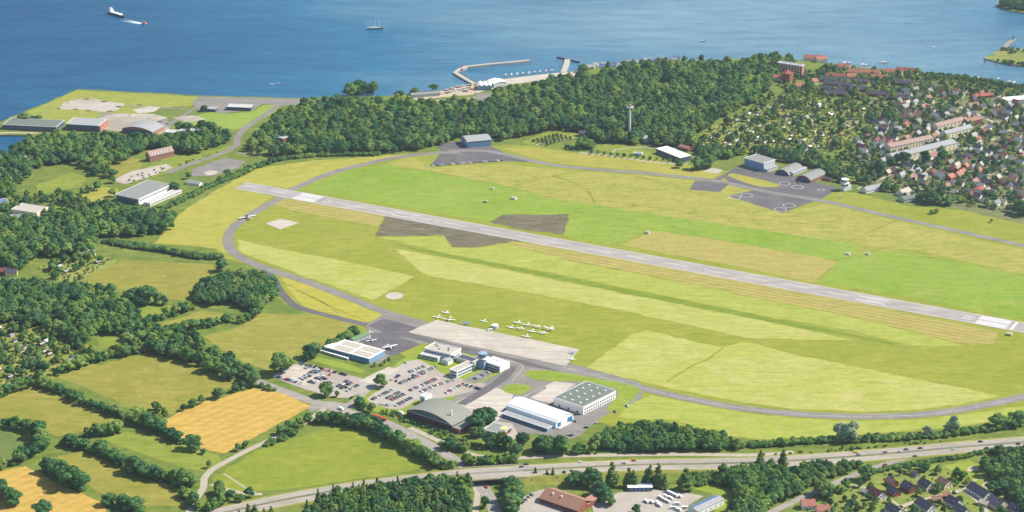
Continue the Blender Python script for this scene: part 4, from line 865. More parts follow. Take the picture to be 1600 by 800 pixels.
# --- north hangars
t = bld('north_hangar', 'blue-fronted hangar with curved grey roof against the shore wood', frame((730, 231), (768, 227.5), None, 0, 30), 'hangar'); barrel(t, 8.5, 2.6, W_bgrey, R_lgrey, 'x', .5); f = t_f[t.name]; box_part(t, 'hangar_door', -f.L*.44, f.L*.44, -f.W/2-.3, -f.W/2-.03, 0, 6.2, W_blue); windows(t, 'front', 1, 8, 7.4, 1, 3.4, 1.2)
t = bld('long_hall', 'long low dark hall with white roof behind the row of young trees', frame((1021, 232.5), (1065, 245.5), (1084, 242.5), 7)); flat(t, 6.8, W_dark, R_white, .3, .2); windows(t, 'front', 1, 12, 4.6, 1, 2.8, 1.6)
t = bld('brick_shed', 'brown-roofed shed behind the long white-roofed hall', frame((1060, 233), (1075, 237), None, 0, 10)); gable(t, 4, 2.2, W_brick, R_brown, 'x')
t = bld('small_shed', 'tiny grey shed on the lawn before the long hall', frame((990, 243), (1003, 244), None, 0, 6)); flat(t, 3.2, W_grey, R_lgrey)
t = bld('boxy_hangar', 'tall boxy hangar with pale blue front beside the helicopter apron', frame((1160, 247), (1193.5, 254), (1214.5, 249), 11.5), 'hangar'); flat(t, 11.2, W_bgrey, R_grey, .3, .3); f = t_f[t.name]; box_part(t, 'side_face', f.L/2+.02, f.L/2+.3, -f.W/2, f.W/2, 0, 11, W_grey); box_part(t, 'lean_to', f.L/2+.33, f.L/2+7, -f.W/2, f.W*.45, 0, 3.8, W_grey); box_part(t, 'lean_to_roof', f.L/2+.33, f.L/2+7.4, -f.W/2-.3, f.W*.47, 3.803, 4.2, R_lgrey); box_part(t, 'hangar_door', -f.L*.46, f.L*.46, -f.W/2-.25, -f.W/2-.03, 0, 9, W_blue)
t = bld('round_hangar', 'dark round-roofed hangar next to the tall boxy hangar', frame((1211, 271), (1232.5, 275.5), (1256, 265)), 'hangar'); barrel(t, 1.2, 6.2, W_dark, R_grey, 'y', .4)
t = bld('long_shed', 'narrow grey-roofed shed between the two round-roofed hangars', frame((1233, 273), (1240, 275), (1260, 266))); gable(t, 3.4, 1.2, W_grey, R_lgrey, 'y')
t = bld('round_hangar', 'round-roofed hangar with red brick side near the small tower', frame((1246, 281), (1266.5, 286.5), (1290, 275.5)), 'hangar'); barrel(t, 3.6, 4.6, W_brick, R_grey, 'y', .4); f = t_f[t.name]; box_part(t, 'hangar_door', -f.L*.43, f.L*.43, -f.W/2-.25, -f.W/2-.03, 0, 5.5, W_dark)
t = bld('red_shed', 'small dark shed beside the brick-sided round hangar', frame((1285, 281), (1297, 284), None, 0, 7)); gable(t, 2.8, 1.4, W_brick, R_dark, 'x')
c = G(1319.5, 297); t = thing('lookout_tower', 'white military control tower with octagonal top by the village edge', 'tower', tuple(c), .5); KEEP.append([(c.x-7, c.y-7), (c.x+14, c.y-7), (c.x+14, c.y+12), (c.x-7, c.y+12)])
box_part(t, 'shaft', -3.6, 3.6, -3.6, 3.6, 0, 10, W_white); box_part(t, 'window_band', -3.7, 3.7, -3.7, 3.7, 6.5, 8.2, M_glassb); box_part(t, 'mid_deck', -5, 5, -5, 5, 10.003, 10.8, W_white); MB().cyl(0, 0, 10.8, 12.2, 4.2, 4.3, 8).build('cab_base', W_white, t); MB().cyl(0, 0, 12.2, 15, 4.3, 4.9, 8).build('cab_glazing', M_glassb, t); MB().cyl(0, 0, 15, 15.9, 5.6, 5.2, 8).build('cab_roof', R_white, t); box_part(t, 'stair_block', 3.63, 9, -3, 3, 0, 6, W_white)
# --- radio tower in the wood
KEEP.append([tuple(G(*q)[:2]) for q in ((973, 203), (994, 203), (992, 219), (976, 219))]); c = G(983.5, 212); t = thing('radio_tower', 'tall slender concrete radio tower with round platform rising from the wood', 'tower', tuple(c))
MB().cyl(0, 0, 0, 41, 2.1, 1.5, 12).build('shaft', pl('tower_white_concrete', (236, 226, 220)), t); MB().cyl(0, 0, 41.003, 42, 1.5, 5.2, 12).build('platform', M_trim, t); MB().cyl(0, 0, 42, 43.6, 5.2, 5.2, 12).build('platform_ring', W_grey, t); MB().cyl(0, 0, 43.6, 46.5, 2.4, 2.4, 10).build('top_room', W_pink, t); MB().cyl(0, 0, 46.5, 52, .4, .15, 6).build('antenna', M_rail, t)
# --- south: clubhouse, brown-roofed house, sheds
t = bld('boat_club_house', 'grey flat-roofed house with coloured mural end among trees by the road', frame((757, 671.5), (785, 678.5), (798, 667), 5)); flat(t, 4.8, W_dbrick, R_grey, .3, .2); f = t_f[t.name]; box_part(t, 'mural', f.L/2+.02, f.L/2+.2, -f.W*.45, f.W*.05, .2, 4.2, W_pink); MB().box(f.L*.1, f.L*.42, 0, f.W*.4, 5.16, 5.3).build('yellow_panel', W_yel, t)
f = frame((849, 776), (902, 799), (921, 783.5), 5.2); t = bld('inn', 'big inn with long brown tiled hip roof above its car park', f); ro = gable(t, 5, 5.5, W_brick, R_brown, 'x', 1.2); box_part(t, 'front_wing', f.L*.30, f.L*.30+9, f.W/2+.03, f.W/2+7, 0, 5, W_brick)
MB().prismy([(f.L*.30-1, 5.0), (f.L*.30+4.5, 9), (f.L*.30+10, 5.0)], f.W*.1, f.W/2+8).build('wing_roof', R_brown, t)
for x in (-.28, -.05): MB().box(f.L*x-.7, f.L*x+.7, -f.W*.2-.7, -f.W*.2+.7, 7.2, 10).build('chimney', M_trim, ro)
windows(t, 'front', 1, 12, 2.4, 1, 1.6, 1.5)
t = bld('blue_shed', 'low dark blue shed with white roof at the back of the caravan yard', frame((981, 768), (1019, 767.5), None, 0, 8)); flat(t, 4, W_dark, R_white, .4, 0); windows(t, 'front', 1, 5, 2, 1, 2.2, 1.8, W_blue)
t = bld('solar_shed', 'long shed with blue solar roof and white side wall by the caravan yard', frame((1076, 792), (1091, 799), (1131, 779.5), 6)); f = t_f[t.name]; ro = gable(t, 5.4, 1.6, W_white, R_lgrey, 'y', .3)
for k in range(12):
    y = -f.W/2+.6+k*(f.W-1.2)/12; L2 = f.L/2; mb = MB(); e = .12
    mb.add([(-L2+.3, y, 5.4+.38+.2), (-.3, y, 5.4+1.6+.42), (-.3, y+(f.W-1.2)/12-.25, 5.4+1.6+.42), (-L2+.3, y+(f.W-1.2)/12-.25, 5.4+.38+.2)], [(0, 1, 2, 3)]); mb.build('solar_panel', R_blue, ro)
windows(t, 'right', 1, 5, 2.4, 1, 3, 1.6, W_grey)
# --- marina and waterfront
t = bld('boat_hall', 'cluster hall with bright white ridged roofs on the marina quay', frame((746, 141), (768, 141), None, 0, 20)); f = t_f[t.name]; MB().box(-f.L/2, f.L/2, -f.W/2, f.W/2, 0, 7).build('wall', W_bgrey, t)
for k in range(3):
    x0 = -f.L/2+k*f.L/3; MB().prismy([(x0, 7.003), (x0+f.L/3-.05, 7.003), (x0+f.L/6, 9.6)], -f.W/2-.5, f.W/2+.5).build('roof', R_white, t)
t = bld('boat_hall', 'low white-roofed shed on the quay right of the ridged hall', frame((772, 137), (792, 134), None, 0, 22)); gable(t, 6, 2.2, W_white, R_white, 'y')
t = bld('shore_shed', 'long grey shed on the shore road left of the boat storage', frame((643, 153), (688, 149.5), None, 0, 12)); gable(t, 4, 2, W_grey, R_grey, 'x')
t = bld('apartment_block', 'big red brick apartment block with flat roof near the shore', frame((1211, 116), (1252, 118), (1260, 116))); flat(t, 17, W_brick, R_lgrey, .2, .6); windows(t, 'front', 5, 8, 2, 3.2, 2.4, 1.6, W_white); windows(t, 'right', 5, 2, 2, 3.2, 1.6, 1.6, W_white)
t = bld('church', 'small brick church block with red hipped roof before the apartment block', frame((1222, 128), (1234, 130), (1238, 126))); f = t_f[t.name]; MB().box(-f.L/2, f.L/2, -f.W/2, f.W/2, 0, 14).build('wall', W_brick, t); MB().cyl(0, 0, 14.003, 19, f.L*.74, .6, 4).build('roof', R_red, t)
# long cream apartment rows
for i, (A, B, Cc, hh, wl, rf, lab) in enumerate([
    ((1392, 238), (1399, 243), (1446, 223), 9, W_cream, R_prow, 'upper long cream apartment row with brown roof at the village edge'),
    ((1399, 255), (1409, 261), (1478, 229), 9, W_cream, R_lgrey, 'lower long cream apartment row with pale roof and blue gable end'),
    ((1476, 217), (1484, 221), (1512, 207), 9, W_cream, R_lgrey, 'pale apartment row on the street above the long cream rows'),
    ((1462, 205), (1470, 209), (1500, 195), 9, W_cream, R_prow, 'cream block with brown roof at the far end of the apartment street'),
    ((1506, 196), (1514, 200), (1530, 193), 8, W_brick, R_brown, 'red-brown block closing the apartment street'),
    ((1441, 251), (1448, 255), (1467, 246), 5, W_white, R_brown, 'brown-roofed row house with small lawn below the apartments')]):
    t = bld('apartment_row', lab, frame(A, B, Cc), 'apartment row'); gable(t, hh, 3.2, wl, rf, 'y', .4); windows(t, 'right', 3 if hh > 6 else 1, 14 if i < 2 else 7, 2, 2.7, 1.5, 1.4)
    f = t_f[t.name]; box_part(t, 'chimney', -1, 1, -f.W*.2, -f.W*.2+1, hh+2, hh+4.6, W_brick)
# ================================================================== houses
HM = {}
def house_mesh(L, Wd, h, rise, wall, roof):
    k = (L, Wd, h, rise, wall.name, roof.name)
    if k not in HM:
        w = MB(); w.prismx([(-Wd/2, 0), (Wd/2, 0), (Wd/2, h), (0, h+rise), (-Wd/2, h)], -L/2, L/2); sl_ = rise/(Wd/2); o_ = .5
        r = MB(); r.prismx([(-Wd/2-o_, h-o_*sl_), (0, h+rise), (Wd/2+o_, h-o_*sl_), (Wd/2+o_, h-o_*sl_+.28), (0, h+rise+.35), (-Wd/2-o_, h-o_*sl_+.28)], -L/2-.4, L/2+.4)
        c = MB(); c.box(L*.2, L*.2+.8, -.5, .5, h+rise*.5, h+rise+1.1)
        HM[k] = (w.mesh('wall', wall), r.mesh('roof', roof), c.mesh('chimney', W_brick))
    return HM[k]
DOOR = MB().box(-.55, .55, -.06, .06, 0, 2.1).mesh('door', pl('door_brown', (110, 80, 60)))
HWIN = MB().box(-.7, .7, -.06, .06, -.6, .6).mesh('window', M_glass); HWINX = MB().box(-.06, .06, -.7, .7, -.6, .6).mesh('window', M_glass); SKYL = MB().box(-.6, .6, -.5, .5, -.05, .12).mesh('roof_window', pl('roof_window_glass', (190, 205, 215), rough=.2))
RN = {'slate_roof': 'dark slate', 'red_tile_roof': 'red', 'orange_tile_roof': 'orange', 'brown_tile_roof': 'brown', 'dark_red_tile_roof': 'dark red', 'light_grey_roof': 'pale grey', 'grey_felt_roof': 'grey', 'pale_sheet_roof': 'whitish', 'white_sheet_roof': 'white', 'blue_sheet_roof': 'blue', 'tan_felt_roof': 'tan'}
WN = {'white_render': 'white', 'cream_render': 'cream', 'red_brick': 'brick', 'yellow_render': 'yellow', 'pink_brick': 'pale brick', 'grey_cladding': 'grey', 'dark_brick': 'dark brick'}
HOUSES = []
def house(p, a, L, Wd, h, rise, wall, roof, zone, group, detail=False, label=None, chim=True):
    t = thing('house', label or '', 'house', (p[0], p[1], 0), a, group)
    m = house_mesh(L, Wd, h, rise, wall, roof); link('wall', m[0], t); ro = link('roof', m[1], t)
    if chim: link('chimney', m[2], ro)
    f = Fr(); f.c = Vector((p[0], p[1], 0)); f.a = a; f.L = L; f.W = Wd; keep(f, 1.5)
    if detail:
        for x in (-.3, .05, .32): link('window', HWIN, t, (x*L, -Wd/2-.04, 1.7)); link('window', HWIN, t, (x*L, Wd/2+.04, 1.7))
        link('door', DOOR, t, (-.12*L, -Wd/2-.05, .05))
        for y in (-.22, .22):
            for z in (1.6, 4.2 if h+rise > 6.5 else 1.6): link('window', HWINX, t, (L/2+.04, y*Wd*(1 if z < 3 else .5), z))
        q = math.atan2(rise, Wd/2)
        w = link('roof_window', SKYL, ro, (-.15*L, Wd*.25, h+rise*.5+.36)); w.rotation_euler = (-q, 0, 0)
        w = link('roof_window', SKYL, ro, (.18*L, -Wd*.25, h+rise*.5+.36)); w.rotation_euler = (q, 0, 0)
    if not label: HOUSES.append((t, roof.name, wall.name, zone))
    return t
def dirpx(a, b):
    v = G(*b)-G(*a); return math.atan2(v.y, v.x)
a_b = dirpx((1362, 766), (1382, 779))           # ridges in the lower right settlement
for (x, y, L, Wd, h, ri, da, wl, rf) in [
    (1262, 793, 13, 10, 4.2, 4.5, 1.2, W_white, R_orange), (1285, 801, 12, 9, 4, 4.4, 1.25, W_white, R_orange), (1370, 777, 15, 11, 4, 4.8, 0, W_white, R_dred), (1393, 758, 11, 9, 3.6, 4, .05, W_brick, R_brown), (1396, 772, 12, 9, 3.6, 4, 0, W_brick, R_dark),
    (1420, 766, 14, 11, 3.8, 4.8, .05, W_brick, R_dark), (1447, 762, 14, 10.5, 3.8, 4.8, .02, W_cream, R_dark), (1475, 760, 13, 11, 4, 4.6, .05, W_cream, R_brown), (1430, 744, 7, 6, 2.6, 1.8, .1, W_grey, R_dark), (1531, 773, 26, 12, 4, 5, 0, W_white, R_dark), (1558, 791, 17, 15, 4, 5, .1, W_cream, R_dark),
    (1479, 777, 8, 7, 3, 2.4, .9, W_brick, R_orange), (1446, 795, 20, 12, 4, 5, 0, W_white, R_dark), (1490, 790, 14, 11, 4, 5, .1, W_white, R_dark), (1503, 803, 14, 11, 4, 4.6, 0, W_cream, R_dark), (1398, 803, 16, 12, 4, 5, .05, W_white, R_dark), (1463, 783, 10, 8, 3, 2.5, .9, W_brick, R_brown), (1538, 789, 9, 8, 3, 2, .4, W_cream, R_tan), (1352, 771, 7, 6, 2.6, 1.6, .2, W_white, R_lgrey), (1586, 800, 12, 10, 4, 4.4, .1, W_cream, R_dark)]:
    house(G(x, y)[:2], a_b+da, L, Wd, h, ri, wl, rf, 'below the motorway', 'houses in the settlement below the motorway', True)
# terraces and landmark houses near the shore
cr0 = random.Random(2); a_s = dirpx((1400, 262), (1520, 205)); a_t = dirpx((1290, 138), (1340, 142))
for x, y, L, rf, wl in [(1308, 122, 46, R_red, W_cream), (1305, 128, 60, R_dark, W_brick), (1310, 135, 62, R_dark, W_brick), (1300, 142, 56, R_dark, W_brick), (1305, 149, 48, R_dark, W_brick), (1345, 130, 30, R_dark, W_brick), (1340, 142, 34, R_dark, W_brick), (1372, 150, 36, R_dark, W_brick), (1412, 133, 34, R_dark, W_dbrick), (1400, 155, 36, R_dark, W_brick)]:
    house(G(x, y)[:2], a_t+cr0.uniform(-.06, .06), L*.72, 10, 4.4, 3.6, wl, rf, 'in the terraces by the shore', 'terraced houses by the shore')
for x, y, L, rf, wl, da in [(1318, 108, 20, R_orange, W_cream, 0), (1336, 116, 20, R_orange, W_yel, 0), (1360, 117, 30, R_orange, W_yel, 0), (1374, 125, 26, R_orange, W_yel, 0), (1395, 116, 30, R_orange, W_cream, 0), (1410, 114, 20, R_red, W_cream, 0), (1425, 115, 16, R_red, W_cream, 0), (1270, 94, 30, R_orange, W_cream, 0), (1283, 96, 18, R_orange, W_cream, .5), (1330, 123, 14, R_orange, W_cream, .3), (1215, 125, 16, R_orange, W_cream, 0), (1272, 131, 10, R_orange, W_cream, .8), (1250, 138, 14, R_orange, W_cream, .4), (1227, 96, 14, R_tan, W_white, 0), (1203, 112, 30, R_tan, W_white, .3)]:
    house(G(x, y)[:2], a_t+da, L, 10, 5, 4, wl, rf, 'along the shore', 'red roofed houses along the shore')
for x, y, L, Wd, rf, wl, da in [(1534, 152, 34, 14, R_red, W_brick, -.5), (1587, 158, 46, 10, R_white, W_white, -.6), (1530, 299, 15, 13, R_red, W_white, .3), (1484, 280, 12, 11, R_orange, W_brick, 0), (1490, 268, 13, 10, R_red, W_brick, .8), (1497, 276, 11, 9, R_orange, W_cream, 0), (1508, 263, 10, 8, R_orange, W_brick, .2), (1515, 310, 9, 8, R_dred, W_brick, .2), (1470, 278, 17, 11, R_lgrey, W_white, 1.0), (1420, 312, 26, 13, R_green, W_grey, -.35), (1412, 303, 20, 12, R_tan, W_cream, -.1), (1363, 298, 30, 10, R_lgrey, W_white, -.3), (1258, 236, 9, 7, R_orange, W_white, 1.2), (1354, 247, 10, 9, R_dark, W_yel, .4), (1380, 222, 12, 10, R_dred, W_white, .5), (1390, 228, 14, 9, R_red, W_white, .2), (1415, 198, 12, 8, R_red, W_yel, .1), (1399, 270, 12, 10, R_brown, W_pink, 1.0), (1421, 262, 15, 10, R_dark, W_white, 1.5), (1596, 250, 16, 12, R_red, W_white, .2)]:
    house(G(x, y)[:2], a_s+da, L, Wd, 3.8, 4 if Wd < 13 else 2, wl, rf, 'in the village', 'village houses')
VILL = [(1330, 215), (1365, 190), (1400, 168), (1390, 150), (1440, 135), (1500, 138), (1560, 150), (1640, 175), (1640, 340), (1590, 330), (1540, 318), (1480, 300), (1440, 290), (1400, 275), (1350, 255)]
LINES = [smooth_line([G(*p) for p in q], 6) for q in ([(1400, 272), (1430, 258), (1460, 248), (1500, 236), (1560, 215)], [(1400, 262), (1450, 240), (1520, 205), (1560, 190)], [(1470, 172), (1500, 155), (1510, 140)], [(1480, 160), (1520, 175), (1560, 195), (1620, 225)], [(1430, 300), (1500, 280), (1620, 262)])]
hr = random.Random(21); n_h = 0
for (x, y, _) in fill(VILL, 20.5, 3, seed=5, dens=.86):
    if min((Vector((x, y, 0))-p).length for l in LINES for p in l) < 9: continue
    if any(inside((x, y), k) for k in KEEP): continue
    rf = hr.choices([R_dark, R_lgrey, R_grey, R_brown, R_dred, R_red, R_orange, R_tan], [24, 20, 18, 16, 6, 4, 3, 9])[0]; wl = hr.choices([W_white, W_cream, W_brick, W_pink, W_yel, W_grey], [40, 16, 18, 10, 6, 10])[0]
    L = hr.choice((9, 10, 11, 13)); Wd = hr.choice((7, 8, 8.5)); a = a_s+hr.choice((0, math.pi/2))+hr.uniform(-.12, .12)
    house((x, y), a, L, Wd, 3.2 if L < 12 else 4.2, 3.6, wl, rf, 'in the village', 'village houses'); n_h += 1
for x, y, rf, wl in [(2, 428, R_dred, W_brick), (18, 430, R_dark, W_yel), (2, 450, R_dark, W_white), (30, 447, R_lgrey, W_grey), (1035, 120, R_tan, W_white), (1130, 124, R_white, W_white), (1120, 124, R_brown, W_white), (1192, 116, R_tan, W_white), (912, 212, R_dark, W_brick), (1012, 220, R_pale, W_white), (50, 235, R_dred, W_cream), (10, 346, R_pale, W_white), (26, 344, R_lgrey, W_white), (46, 252, R_tan, W_cream), (140, 400, R_lgrey, W_white)]:
    house(G(x, y)[:2], .1, 14, 9, 4.5, 3.6, wl, rf, 'alone among trees', 'lone houses among the trees')
# ------------------------------------------------------------------ allotment sheds
SH = {}; SHEDS = []
def shed(p, a, L, Wd, wall, roof, zone):
    k = (L, Wd, wall.name, roof.name)
    if k not in SH:
        w = MB(); w.box(-L/2, L/2, -Wd/2, Wd/2, 0, 2.2); r = MB(); r.prismx([(-Wd/2-.4, 2.1), (0, 3.1), (Wd/2+.4, 2.1), (Wd/2+.4, 2.3), (0, 3.35), (-Wd/2-.4, 2.3)], -L/2-.4, L/2+.4); SH[k] = (w.mesh('wall', wall), r.mesh('roof', roof))
    t = thing('garden_shed', '', 'shed', (p[0], p[1], 0), a, 'garden sheds of the allotments'); link('wall', SH[k][0], t); link('roof', SH[k][1], t); SHEDS.append((t, roof.name, zone))
    f = Fr(); f.c = Vector((p[0], p[1], 0)); f.a = a; f.L = L; f.W = Wd; keep(f, 1.0)
ALLOT = [(1085, 232), (1110, 208), (1150, 186), (1215, 158), (1300, 160), (1380, 180), (1335, 203), (1285, 238), (1200, 236), (1130, 240)]
for poly, zone, dn in [(ALLOT, 'in the shore wood allotments', .6), ([(-40, 520), (0, 512), (60, 520), (140, 545), (145, 565), (80, 588), (0, 606), (-40, 618)], 'in the left edge allotments', .5), ([(75, 415), (110, 405), (170, 405), (120, 436), (90, 436)], 'in the allotments above the pasture', .6)]:
    for (x, y, _) in fill(poly, 17.5, 0, seed=9, dens=dn):
        if any(inside((x, y), k) for k in KEEP): continue
        shed((x, y), dirpx((1100, 222), (1150, 200))+hr.uniform(-.15, .15), hr.choice((5, 6, 7.5)), hr.choice((3.6, 4.4)), hr.choice((W_cream, W_brick, W_grey, W_dbrick)), hr.choices([R_pale, R_white, R_lgrey, R_tan, R_red, R_dark, R_orange], [14, 5, 24, 20, 6, 22, 4])[0], zone)
def label_rank(items, fmt):
    """each label counts its look-alikes from the left of the photo"""
    by = {}
    for it in items: by.setdefault(it[1:], []).append(it[0])
    for key, obs in by.items():
        obs.sort(key=lambda o: P(*o.location)[0])
        for i, o in enumerate(obs): o['label'] = fmt(key, i+1, len(obs))
def rank(i, n): return 'the only one' if n == 1 else 'leftmost' if i == 1 else 'rightmost' if i == n else ordn(i)+' from left'
label_rank(HOUSES, lambda k, i, n: '%s house, %s roof, %s, %s' % (WN.get(k[1], 'white'), RN.get(k[0], 'grey'), k[2], rank(i, n)))
label_rank(SHEDS, lambda k, i, n: 'small shed with %s roof %s, %s' % (RN.get(k[0], 'grey'), k[1], rank(i, n)))
print('houses', len(HOUSES), 'sheds', len(SHEDS))
# ================================================================== woods (each one mass), hedges and scrub
ROADKEEP = []
def keep_line(px, w):
    l = gl(px)
    for a, b in zip(l[:-1:2], l[2::2]):
        d = (b-a).normalized()*2; n = Vector((-d.y, d.x, 0)).normalized()*w; KEEP.append([tuple((a-d+n)[:2]), tuple((b+d+n)[:2]), tuple((b+d-n)[:2]), tuple((a-d-n)[:2])])
for px, w in [([(512, 634), (470, 664), (390, 702), (330, 735), (318, 762), (290, 812)], 5), ([(660, 689), (725, 728), (757, 765), (778, 810)], 7), ([(738, 748), (746, 770), (742, 812)], 5), ([(640, 668), (745, 712), (860, 713), (1180, 711)], 5), ([(1500, 703.5), (1410, 717), (1340, 740), (1255, 777), (1190, 808)], 6), ([(262, 270), (345, 240), (372, 212), (435, 165)], 7), ([(370, 238), (445, 236)], 5),
              ([(1400, 272), (1460, 248), (1560, 215)], 3), ([(1400, 262), (1450, 240), (1520, 205), (1560, 190)], 4), ([(1480, 160), (1520, 175), (1560, 195), (1620, 225)], 4), ([(1395, 798), (1420, 787), (1470, 774), (1500, 766), (1535, 790), (1550, 812)], 4), ([(425, 785), (560, 761), (735, 741), (900, 731), (1100, 725), (1300, 716), (1500, 699), (1600, 691)], 14)]:
    keep_line(px, w)
GL = [[(1020, 135), (1032, 128), (1060, 127), (1068, 130), (1040, 140)]]
W1 = [(388, 240), (393, 222), (415, 205), (440, 185), (475, 168), (530, 163), (600, 163), (640, 167), (700, 167), (765, 168), (775, 154), (840, 138), (905, 127), (960, 118), (1030, 109), (1090, 105), (1150, 101), (1200, 94), (1225, 96), (1245, 108), (1205, 128), (1195, 152), (1130, 185), (1088, 212), (1082, 230), (1040, 230), (1000, 226), (930, 224), (905, 206), (860, 204), (822, 214), (785, 222), (770, 216), (725, 216), (685, 228), (640, 238), (560, 240), (470, 242), (430, 247)]
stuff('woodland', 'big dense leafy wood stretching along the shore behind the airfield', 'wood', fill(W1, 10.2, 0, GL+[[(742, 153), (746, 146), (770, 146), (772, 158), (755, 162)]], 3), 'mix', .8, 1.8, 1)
W2 = [(40, 228), (60, 220), (110, 219), (180, 222), (250, 224), (300, 216), (335, 212), (362, 219), (352, 228), (300, 242), (272, 238), (232, 234), (206, 248), (170, 262), (150, 275), (110, 262), (60, 268), (0, 305), (-60, 320), (-60, 262), (0, 248), (30, 236)]
stuff('woodland', 'leafy wood behind the waterfront hangars at the left', 'wood', fill(W2, 9.6, 0, [[(55, 265), (100, 255), (135, 262), (150, 275), (110, 290), (55, 290)]], 4), 'mix', .95, 1.55, 2)
W3 = [(-60, 352), (0, 348), (70, 354), (118, 336), (130, 322), (172, 328), (236, 336), (262, 341), (279, 346), (266, 362), (230, 370), (150, 372), (142, 398), (100, 402), (60, 400), (25, 425), (-60, 425)]
stuff('woodland', 'leafy wood left of the large hangar and the yellow meadow', 'wood', fill(W3, 9.6, 0, [], 5), 'mix', .95, 1.6, 3)
stuff('woodland', 'scattered copse of trees around the left lawns', 'copse', fill([(-60, 300), (0, 285), (50, 305), (100, 300), (150, 322), (190, 300), (178, 285), (120, 262), (170, 265), (180, 300), (100, 340), (0, 335), (-60, 340)], 9, 0, [[(55, 290), (110, 270), (135, 276), (128, 290), (90, 300), (60, 302)]], 6, .42), 'mix', .7, 1.1, 4)
W4 = [(-60, 455), (0, 448), (60, 450), (130, 455), (165, 458), (188, 475), (206, 492), (228, 512), (262, 524), (300, 535), (345, 560), (392, 588), (398, 605), (366, 596), (300, 572), (232, 551), (180, 543), (205, 525), (150, 524), (130, 545), (90, 528), (60, 512), (0, 505), (-60, 515)]
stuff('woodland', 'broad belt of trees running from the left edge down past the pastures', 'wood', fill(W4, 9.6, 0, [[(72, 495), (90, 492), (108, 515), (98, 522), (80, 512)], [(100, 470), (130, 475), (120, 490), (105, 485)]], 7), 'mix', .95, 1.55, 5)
W5 = [(302, 470), (318, 446), (345, 436), (402, 432), (428, 444), (431, 462), (416, 478), (395, 488), (360, 474), (325, 480)]
stuff('woodland', 'dark rounded copse beside the taxiway bend', 'copse', fill(W5, 7, 0, [], 8), 'dec', .8, 1.2, 6)
W6 = [(470, 815), (492, 792), (520, 778), (570, 764), (640, 752), (700, 750), (734, 756), (738, 790), (738, 815), (600, 830)]
stuff('fir_wood', 'dense mixed fir wood at the bottom edge beside the underpass', 'wood', fill(W6, 6.6, 0, [], 9), 'con', .75, 1.15, 7)
stuff('woodland', 'leafy wood between the caravan yard and the slip road', 'wood', fill([(1118, 752), (1130, 742), (1200, 736), (1252, 748), (1248, 780), (1205, 803), (1190, 820), (1135, 820), (1155, 790), (1150, 772)], 7.4, 0, [], 10), 'mix', .95, 1.4, 8)
stuff('woodland', 'thicket between motorway and slip road', 'thicket', fill([(1248, 730), (1310, 729), (1352, 727), (1330, 738), (1290, 752), (1262, 764), (1252, 750)], 6.5, 0, [], 11), 'mix', .6, .95, 9)
stuff('woodland', 'tall dark trees at the lower right edge by the playground', 'wood', fill([(1535, 732), (1560, 722), (1610, 712), (1680, 705), (1680, 830), (1605, 820), (1590, 790), (1568, 760), (1545, 748)], 7.6, 0, [], 12), 'dec', .85, 1.3, 10)
stuff('woodland', 'tree belt on the near side of the airfield beside the motorway', 'wood', fill([(925, 700), (930, 688), (955, 676), (1000, 668), (1060, 676), (1100, 684), (1150, 692), (1165, 704), (1050, 707), (960, 708)], 7.0, 0, [], 13), 'mix', .75, 1.2, 11)
stuff('hedge', 'long dark hedge on the airfield side of the motorway at the right', 'hedge', [p for k in range(3) for p in line_pts([(1110, 697), (1180, 697), (1260, 692), (1340, 689), (1440, 684), (1520, 675), (1600, 664), (1680, 655)], 2.6, 3.5, k)], 'bush', 1.8, 2.8, 12)
stuff('hedge', 'trimmed hedge between the lower right houses and the slip road', 'hedge', [p for k in range(3) for p in line_pts([(1352, 742), (1390, 733), (1440, 725), (1500, 716), (1530, 709), (1600, 702)], 2.2, 2.0, k)], 'bush', 1.3, 1.9, 13)
stuff('hedge', 'green hedge bank along the near side of the motorway by the underpass', 'hedge', [p for k in range(5) for p in line_pts([(792, 765), (815, 752), (850, 748), (890, 744)], 2.2, 5.0, k)], 'bush', 1.6, 2.4, 14)
stuff('hedge', 'bushy hedge along the yellow meadow and the large hangar', 'hedge', [p for k in range(4) for p in line_pts([(240, 333), (270, 320), (300, 306), (330, 291), (365, 277), (400, 262), (430, 252), (470, 246), (530, 243), (590, 242)], 2.6, 4.0, k)], 'bush', 1.6, 2.6, 15)
stuff('hedge', 'dark hedge row between the left pasture and the wood', 'hedge', [p for k in range(4) for p in line_pts([(165, 378), (200, 385), (250, 392), (300, 402), (345, 404)], 2.4, 4.0, k)], 'bush', 1.9, 3.0, 16)
stuff('scrub', 'scrub on the bank between main road and arched hangar', 'scrub', fill([(600, 640), (640, 652), (700, 678), (745, 694), (790, 700), (760, 708), (700, 690), (640, 664), (590, 645)], 4.6, 0, [], 14, .7), 'bush', .9, 1.7, 17)
stuff('scrub', 'weedy scrub between the motorway and the tree belt', 'scrub', fill([(860, 716), (940, 714), (1010, 712), (1000, 708), (900, 709)], 4.0, 0, [], 15, .7)+fill([(1180, 712), (1250, 706), (1400, 694), (1480, 686), (1480, 690), (1400, 699), (1250, 711)], 4.5, 0, [], 16, .6), 'bush', .8, 1.5, 18)
stuff('scrub', 'leafy scrub on the slope behind the caravan yard', 'scrub', fill([(1060, 755), (1070, 742), (1120, 738), (1125, 752), (1090, 762)], 3.6, 0, [], 17), 'bush', 1.1, 1.8, 19)
stuff('garden_greenery', 'garden shrubs and small trees among the allotment sheds by the shore wood', 'shrubs', fill([(1078, 238), (1100, 210), (1150, 183), (1200, 150), (1300, 152), (1395, 180), (1340, 207), (1290, 244), (1240, 244), (1200, 240)], 4.5, 0, [], 18, .66), 'allot', .5, 1.1, 20)
